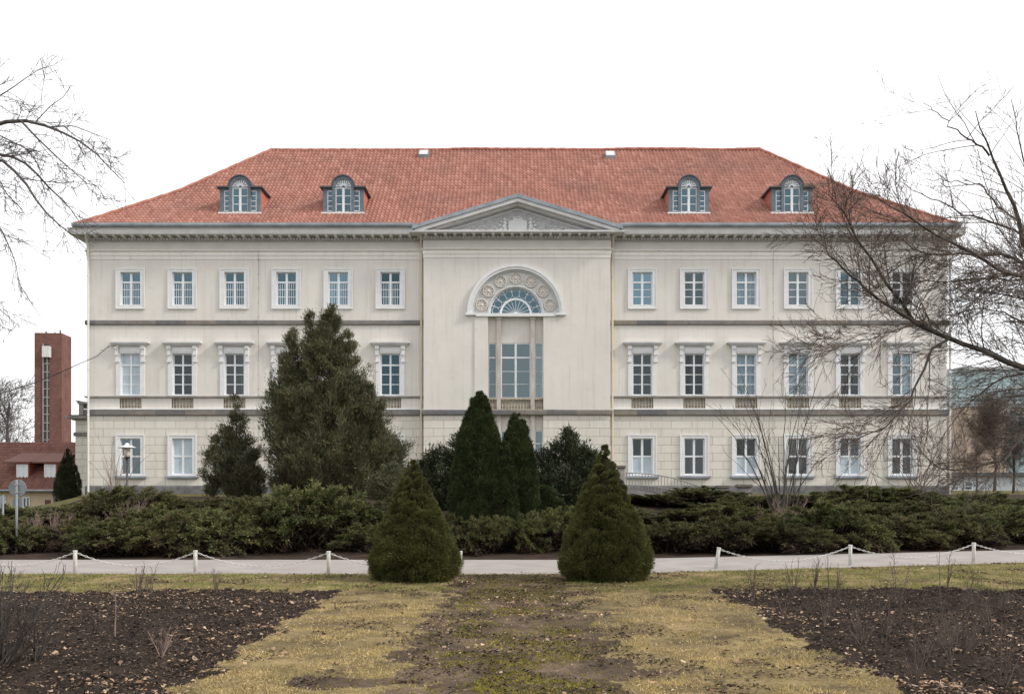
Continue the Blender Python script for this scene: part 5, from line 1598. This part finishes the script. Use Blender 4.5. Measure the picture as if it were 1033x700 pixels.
def grow(rng, path, r0, r1, level, cfg, out):
    """path (n,3) with taper; spawn children recursively"""
    n_ = len(path)
    out.append((path, np.linspace(r0,r1,n_)))
    if level >= cfg['levels']: return
    seg = np.linalg.norm(np.diff(path,axis=0),axis=1); Lp = seg.sum()
    sp = cfg['spacing'][level]; nch = max(1,int(Lp/sp*rng.uniform(.8,1.2)))
    for k in range(nch):
        t = rng.uniform(cfg['start'][level],1.0)
        i = min(n_-2,int(t*(n_-1))); f_ = t*(n_-1)-i
        p = path[i]*(1-f_)+path[i+1]*f_; tg = unit(path[i+1]-path[i])
        ang = R(rng.uniform(*cfg['angle'])); az = rng.normal(size=3); pr = unit(az-tg*np.dot(az,tg))
        dr = unit(tg*math.cos(ang)+pr*math.sin(ang)+np.array([0,0,cfg['lift'][level]]))
        L_ = cfg['length'][level]*rng.uniform(.45,1.25)*(1-.55*t)
        m = cfg['segs'][level]; q = [p]; dd = dr
        for s in range(m):
            dd = unit(dd+rng.normal(0,cfg['wander'],3)+np.array([0,0,cfg['grav'][level]]))
            q.append(q[-1]+dd*L_/m)
        rc = max(cfg['rmin'], min((r0+(r1-r0)*t)*.62, L_*cfg['thick']))
        grow(rng, np.array(q), rc, max(cfg['rmin']*.7,rc*.35), level+1, cfg, out)

def with_density(cfg, k):
    c = dict(cfg); c['spacing'] = tuple(q/k for q in cfg['spacing']); return c

def px3(pts, d0, d1):
    n_ = len(pts); return np.array([(X(p,d0+(d1-d0)*i/(n_-1)), d0+(d1-d0)*i/(n_-1), Z(q,d0+(d1-d0)*i/(n_-1))) for i,(p,q) in enumerate(pts)])

CFG_R = dict(levels=3, spacing=(.075,.075,.07), start=(.12,.15,.1), angle=(18,50), length=(1.35,.55,.22), lift=(.06,.03,0), segs=(7,5,3), wander=.085, grav=(-.015,0,.01), rmin=.0031, thick=.0085)
rng = np.random.default_rng(101)
LIMBS = [
 ([(1112,440),(1075,400),(1033,371),(985,352),(957,342),(925,327),(907,303),(895,285),(875,258),(864,242),(850,216),(836,196)],15.0,13.6,.060,.007),
 ([(925,327),(900,313),(870,287),(851,271),(835,252),(818,238)],14.0,13.4,.026,.005),
 ([(925,327),(900,335),(875,342),(845,350),(822,362)],14.0,13.2,.012,.004),
 ([(957,342),(941,351),(927,384),(909,416),(891,432),(866,439),(846,437)],14.3,13.4,.022,.004),
 ([(1090,330),(1055,285),(1033,263),(1010,257),(992,257),(964,257),(937,255),(919,247),(895,236)],15.3,14.0,.040,.005),
 ([(1100,350),(1060,300),(1033,281),(1019,275),(1006,270),(990,259),(960,246),(942,236),(924,223),(900,207),(880,196)],14.6,13.2,.044,.005),
 ([(1060,290),(1033,281),(980,283),(930,284),(885,287)],14.5,13.6,.016,.004),
 ([(1085,350),(1045,275),(1031,237),(1025,212),(1017,194),(1006,173),(998,157),(993,143),(987,126),(984,112)],15.2,14.6,.060,.006),
 ([(998,157),(988,148),(975,140),(967,134),(949,118),(931,104)],14.7,14.2,.016,.004),
 ([(1031,237),(1008,226),(970,214),(947,203),(920,191),(908,183)],15.0,14.0,.018,.004),
 ([(1029,225),(1009,210),(999,196),(993,189),(967,184),(934,180)],15.0,14.6,.015,.004),
 ([(1110,440),(1060,420),(1040,430),(1020,455),(998,469),(956,477),(930,458),(908,444)],14.8,14.0,.034,.004),
 ([(1105,430),(1050,375),(1012,380),(985,400),(960,425),(945,450)],15.2,14.6,.022,.004),
 ([(1098,400),(1062,360),(1040,330),(1016,315),(985,310),(955,318)],15.6,15.0,.024,.004),
 ([(1080,330),(1050,220),(1036,170),(1026,130),(1020,100)],15.8,15.6,.03,.004),
]
out = []
for pts, d0, d1, r0, r1 in LIMBS:
    P, L_ = resample(px3(pts,d0,d1), 16)
    P[1:-1] += rng.normal(0,.015,(14,3))
    grow(rng, P, r0, r1, 0, with_density(CFG_R, .40 if min(q for _,q in pts) < 195 else .86), out)
rt = empty("bare_tree", (X(1118,15.2),15.2,0), "large bare deciduous tree reaching in from the right edge over the mansion", "tree")
thick = [q for q in out if q[1][0] > .012]; thin_ = [q for q in out if q[1][0] <= .012]
tk, _ = resample([(X(1122,15.2),15.2,-.2),(X(1116,15.2),15.2,1.2),(X(1110,15.1),15.1,Z(440,15.1)),(X(1095,15.2),15.2,Z(360,15.2)),(X(1084,15.3),15.3,Z(330,15.3))],9)
V_, F_ = tubes([(tk, np.linspace(.24,.10,9))], 12); mesh_np("trunk", V_, F_, MT['bark'], rt, True)
V_, F_ = tubes(thick, 7); mesh_np("limbs", V_, F_, MT['bark'], rt, True)
V_, F_ = tubes(thin_, 3); mesh_np("twigs", V_, F_, MT['twig'], rt)

CFG_L = dict(levels=3, spacing=(.12,.12,.11), start=(.1,.15,.1), angle=(18,55), length=(.80,.36,.15), lift=(-.05,0,.1), segs=(6,5,3), wander=.11, grav=(-.05,-.02,.04), rmin=.0036, thick=.009)
LL = [
 ([(-110,190),(-50,140),(0,124),(20,121),(38,124),(59,132),(77,140),(97,155),(110,169),(126,185)],13.5,12.6,.045,.004),
 ([(51,128),(74,127),(92,134),(113,142)],12.9,12.6,.010,.0035),
 ([(20,121),(38,140),(59,160),(77,176),(90,187),(103,187)],13.1,12.6,.014,.0035),
 ([(-90,160),(-30,112),(0,97),(15,87),(33,74),(45,68)],13.5,13.0,.018,.0035),
 ([(36,123),(51,107),(64,98),(72,86)],12.9,12.5,.008,.0035),
 ([(-100,210),(-40,165),(0,155),(15,159),(31,168),(46,186),(62,201),(72,212),(80,224)],13.6,12.8,.036,.004),
 ([(-100,215),(-40,165),(0,160),(15,173),(31,191),(39,207),(57,225),(77,240),(87,252)],13.2,12.4,.034,.004),
 ([(-60,180),(0,181),(5,194),(23,212)],13.2,12.8,.016,.004),
 ([(-60,160),(0,137),(26,150),(38,165),(44,180)],13.2,12.8,.016,.004),
 ([(-60,240),(-20,215),(0,228),(15,262),(22,300)],13.6,13.2,.014,.0035),
 ([(-110,300),(-60,310),(-20,300),(0,312),(20,330)],13.4,13.0,.016,.0035),
 ([(-110,420),(-50,402),(0,397),(30,388),(60,376),(82,366),(97,360),(110,349)],13.2,12.2,.014,.003),
]
out = []
rng = np.random.default_rng(202)
for i, (pts, d0, d1, r0, r1) in enumerate(LL):
    P, L_ = resample(px3(pts,d0,d1), 14)
    c_ = dict(CFG_L)
    if i == len(LL)-1: c_.update(spacing=(.5,.3,.3), length=(.35,.2,.1))
    grow(rng, P, r0, r1, 0, c_, out)
lt = empty("bare_tree", (X(-150,13.5),13.5,0), "bare tree whose drooping branches reach in from the left edge beside the roof", "tree")
tk, _ = resample([(X(-155,13.5),13.5,-.2),(X(-150,13.5),13.5,1.2),(X(-118,13.4),13.4,Z(400,13.4)),(X(-112,13.4),13.4,Z(260,13.4)),(X(-100,13.5),13.5,Z(180,13.5))],9)
V_, F_ = tubes([(tk, np.linspace(.2,.07,9))], 12); mesh_np("trunk", V_, F_, MT['bark_grey'], lt, True)
V_, F_ = tubes([q for q in out if q[1][0] > .010], 6); mesh_np("limbs", V_, F_, MT['bark_grey'], lt, True)
V_, F_ = tubes([q for q in out if q[1][0] <= .010], 3); mesh_np("twigs", V_, F_, MT['bark_grey'], lt)

def whole_tree(px, d, ptop, label, seed, group="bare trees in the background", z0=None, spread=.33, mat='bark_grey', dense=1.0):
    rng = np.random.default_rng(seed); x = X(px,d); z0 = float(hz(x,d)) if z0 is None else z0; H = Z(ptop,d)-z0
    o = empty("bare_tree", (x,d,z0), label, "tree", group)
    out = []
    tk, _ = resample([(x,d,z0-.2),(x+.02*H,d,z0+.3*H),(x-.01*H,d,z0+.62*H),(x+.01*H,d,z0+.85*H)],10)
    cfg = dict(levels=4, spacing=(.065*H/dense,.055*H/dense,.045*H/dense,.05*H/dense), start=(.25,.2,.15,.1), angle=(25,58), length=(spread*1.5*H,.26*H,.13*H,.07*H), lift=(.35,.2,.1,.05), segs=(6,5,4,3), wander=.16, grav=(.03,.02,.0,0), rmin=.0011*H, thick=.011)
    grow(rng, tk, .021*H, .006*H, 0, cfg, out)
    V_, F_ = tubes([out[0]], 8); mesh_np("trunk", V_, F_, MT[mat], o, True)
    V_, F_ = tubes(out[1:], 3); mesh_np("crown", V_, F_, MT[mat], o)
whole_tree(8, 108, 386, "pale bare tree behind the red-roofed house, left of the brick tower", 301, z0=-1.5, dense=1.7)
whole_tree(-12, 96, 395, "bare tree cut by the left edge above the house roof", 302, z0=-1.5, dense=1.7)
whole_tree(1022, 62, 425, "dark bare tree in front of the tan brick block", 303, mat='bark', dense=2.0)
whole_tree(985, 72, 448, "small bare tree before the low annexe near the mansion's corner", 304, mat='twig', dense=1.9)

whole_tree(1003, 78, 408, "bare tree covering the tan brick block with fine twigs", 305, mat='twig', dense=2.2, spread=.4)
whole_tree(1044, 55, 400, "dark bare tree at the right edge before the glass office", 306, mat='bark', dense=2.0, spread=.4)

def stem_shrub(name, px, d, ptop, nst, spread, label, seed, mat, r0=.014, cat="shrub", group=None, twigs=1.0, lean=0.0, z0=None, curve=-.02, lv=2, z_low=.35):
    rng = np.random.default_rng(seed); x = X(px,d); z0 = float(hz(x,d)) if z0 is None else z0; H = Z(ptop,d)-z0
    o = empty(name, (x,d,z0), label, cat, group)
    out = []
    cfg = dict(levels=lv, spacing=(.13*H/twigs,.12*H/twigs), start=(.25,.2), angle=(18,50), length=(.34*H,.14*H), lift=(.25,.15), segs=(5,3), wander=.10, grav=(.02,.02), rmin=r0*.2, thick=.008)
    for k in range(nst):
        a = rng.uniform(0,2*PI); sp_ = spread*rng.uniform(.15,1.0)**.8; h = H*rng.uniform(z_low+.15,1.0)*(1-.25*(sp_/max(spread,1e-3))**2)
        b0 = np.array((x+rng.normal(0,.06*spread), d+rng.normal(0,.06*spread), z0-.05))
        tip = np.array((x+math.cos(a)*sp_+lean*H, d+math.sin(a)*sp_*.8, z0+h))
        mid = b0*.5+tip*.5+np.array((math.cos(a)*-curve*sp_*6, 0, .06*h))
        s = np.linspace(0,1,9)[:,None]
        P = b0*(1-s)**2+mid*2*s*(1-s)+tip*s**2+rng.normal(0,.006*H,(9,3))*np.linspace(0,1,9)[:,None]
        grow(rng, P, r0*rng.uniform(.6,1.1), r0*.25, 0, cfg, out)
    V_, F_ = tubes(out, 4); mesh_np("stems", V_, F_, MT[mat], o)
    return o
stem_shrub("bare_shrub", 790, 30, 352, 21, 2.1, "multi-stemmed bare shrub fanning up before the right wing's ground-floor windows", 401, 'bark', .024, twigs=.75, curve=.03)
stem_shrub("bare_shrub", 925, 50, 412, 20, 3.2, "dense bare shrub below the mansion's rightmost windows", 402, 'twig', .022, twigs=1.1)
stem_shrub("bare_shrub", 405, 48, 432, 12, 2.4, "thin bare shrub right of the big bushy thuja near the downpipe", 403, 'twig_pale', .022, twigs=1.1)
stem_shrub("bare_shrub", 116, 34, 436, 12, 1.9, "wispy bare shrub before the mansion's left corner", 404, 'twig_pale', .015, twigs=.6, curve=.05)
stem_shrub("dead_bush", 48, 24.8, 512, 60, .95, "dead brown twiggy bush right of the round sign's pole", 405, 'twig_pale', .011, twigs=1.5, z_low=.1)
stem_shrub("dead_bush", 88, 24.6, 522, 36, .8, "dry brown twiggy bush behind the leftmost post", 406, 'twig_pale', .010, twigs=1.4, z_low=.1)
stem_shrub("dead_bush", 790, 27.5, 497, 40, .9, "dry pinkish twig tangle at the foot of the multi-stemmed bare shrub", 407, 'twig_pale', .011, twigs=1.3, z_low=.1)
stem_shrub("dead_bush", 135, 26.5, 500, 34, .9, "reddish dry twig bush in front of the lamp post", 408, 'twig_pale', .011, twigs=1.3, z_low=.1)
stem_shrub("bare_shrub", 690, 27.2, 520, 22, 1.0, "dry brown shrub right of the right cone-shaped spruce", 409, 'twig', .012, twigs=1.4, z_low=.1)
stem_shrub("foreground_shrub", 0, 9.3, 546, 40, .62, "dark-stemmed leafless bush at the left edge of the foreground bed", 410, 'bark', .013, twigs=1.15, z_low=.3, lv=2)
stem_shrub("foreground_shrub", 36, 9.6, 576, 9, .36, "smaller dark-stemmed leafless bush right of the left-edge bush", 411, 'bark', .011, twigs=1.1, z_low=.3)

def rose(px, pbase, ptop, seed, label, mat='twig', nst=3, sp=.12, lv=2, r0=.0098):
    d = EYE*1000/(pbase-488)
    return stem_shrub("rose_bush", px, d, ptop, nst, sp, label, seed, mat, r0, "rose bush", "pruned rose stems in the flower beds", .9, 0, 0.0, 0, lv)
RO = [(760,605,562,"thin dry rose stem right of the leaning post, back of the right bed"),(800,600,558,"tall dark rose stem at the back of the right bed"),(822,598,560,"rose stems below the second post from the right"),
      (836,596,553,"straight rose stem nearest the second post from the right"),(845,602,565,"short rose stem right of the second post's foot"),(893,640,600,"bushy short rose in the middle of the right bed"),
      (905,612,552,"twiggy arching rose between the two rightmost posts"),(948,604,540,"thin tall rose stem left of the rightmost post"),(955,596,556,"wiry rose stem behind the rightmost post's foot"),
      (1023,612,556,"dark upright rose stem at the right edge"),(1000,640,585,"rose with bent stem near the right edge"),(870,650,612,"brown rose clump beside the leaf drift"),
      (830,632,598,"low rose clump at the front of the right bed"),(960,670,610,"sparse rose in the front right bed"),(925,690,632,"near rose stub at the lower right"),(1012,690,620,"near twiggy rose in the lower right corner"),
      (790,620,590,"low dark rose near the right bed's edge"),(975,625,575,"rose with two forked stems in the right bed"),
      (116,640,565,"single pale stick standing in the left bed"),(140,598,566,"short rose stem at the back of the left bed"),(152,600,562,"forked rose stem at the back of the left bed"),(218,598,570,"low thorny rose right of the second post from the left"),(163,660,628,"tiny grass-like stalk in the left bed")]
for i, (px, pb, ptp, lab) in enumerate(RO):
    rose(px, pb, ptp, 500+i, lab, 'twig_pale' if i in (18,22) else 'twig', 1 if i in (18,3,7,9) else 4+i%4, .03 if i in (18,3,7,9) else .14+.03*(i%4), 1 if i in (18,3,7,9) else 2)

er = random.Random(77)
for i in range(16):
    pb = er.uniform(606, 672); d = EYE*1000/(pb-488)
    px = er.uniform(516.5+4.0*1000/d, min(1025, 516.5+9.5*1000/d))
    stem_shrub("rose_bush", px, d, pb-er.uniform(.30,.48)*1000/d, 7, .20, "low tangle of thin brown rose twigs inside the right bed", 600+i, 'twig', .006, "rose bush", "low rose tangles in the right bed", 1.2, 0, 0.0, 0, 2, z_low=.2)
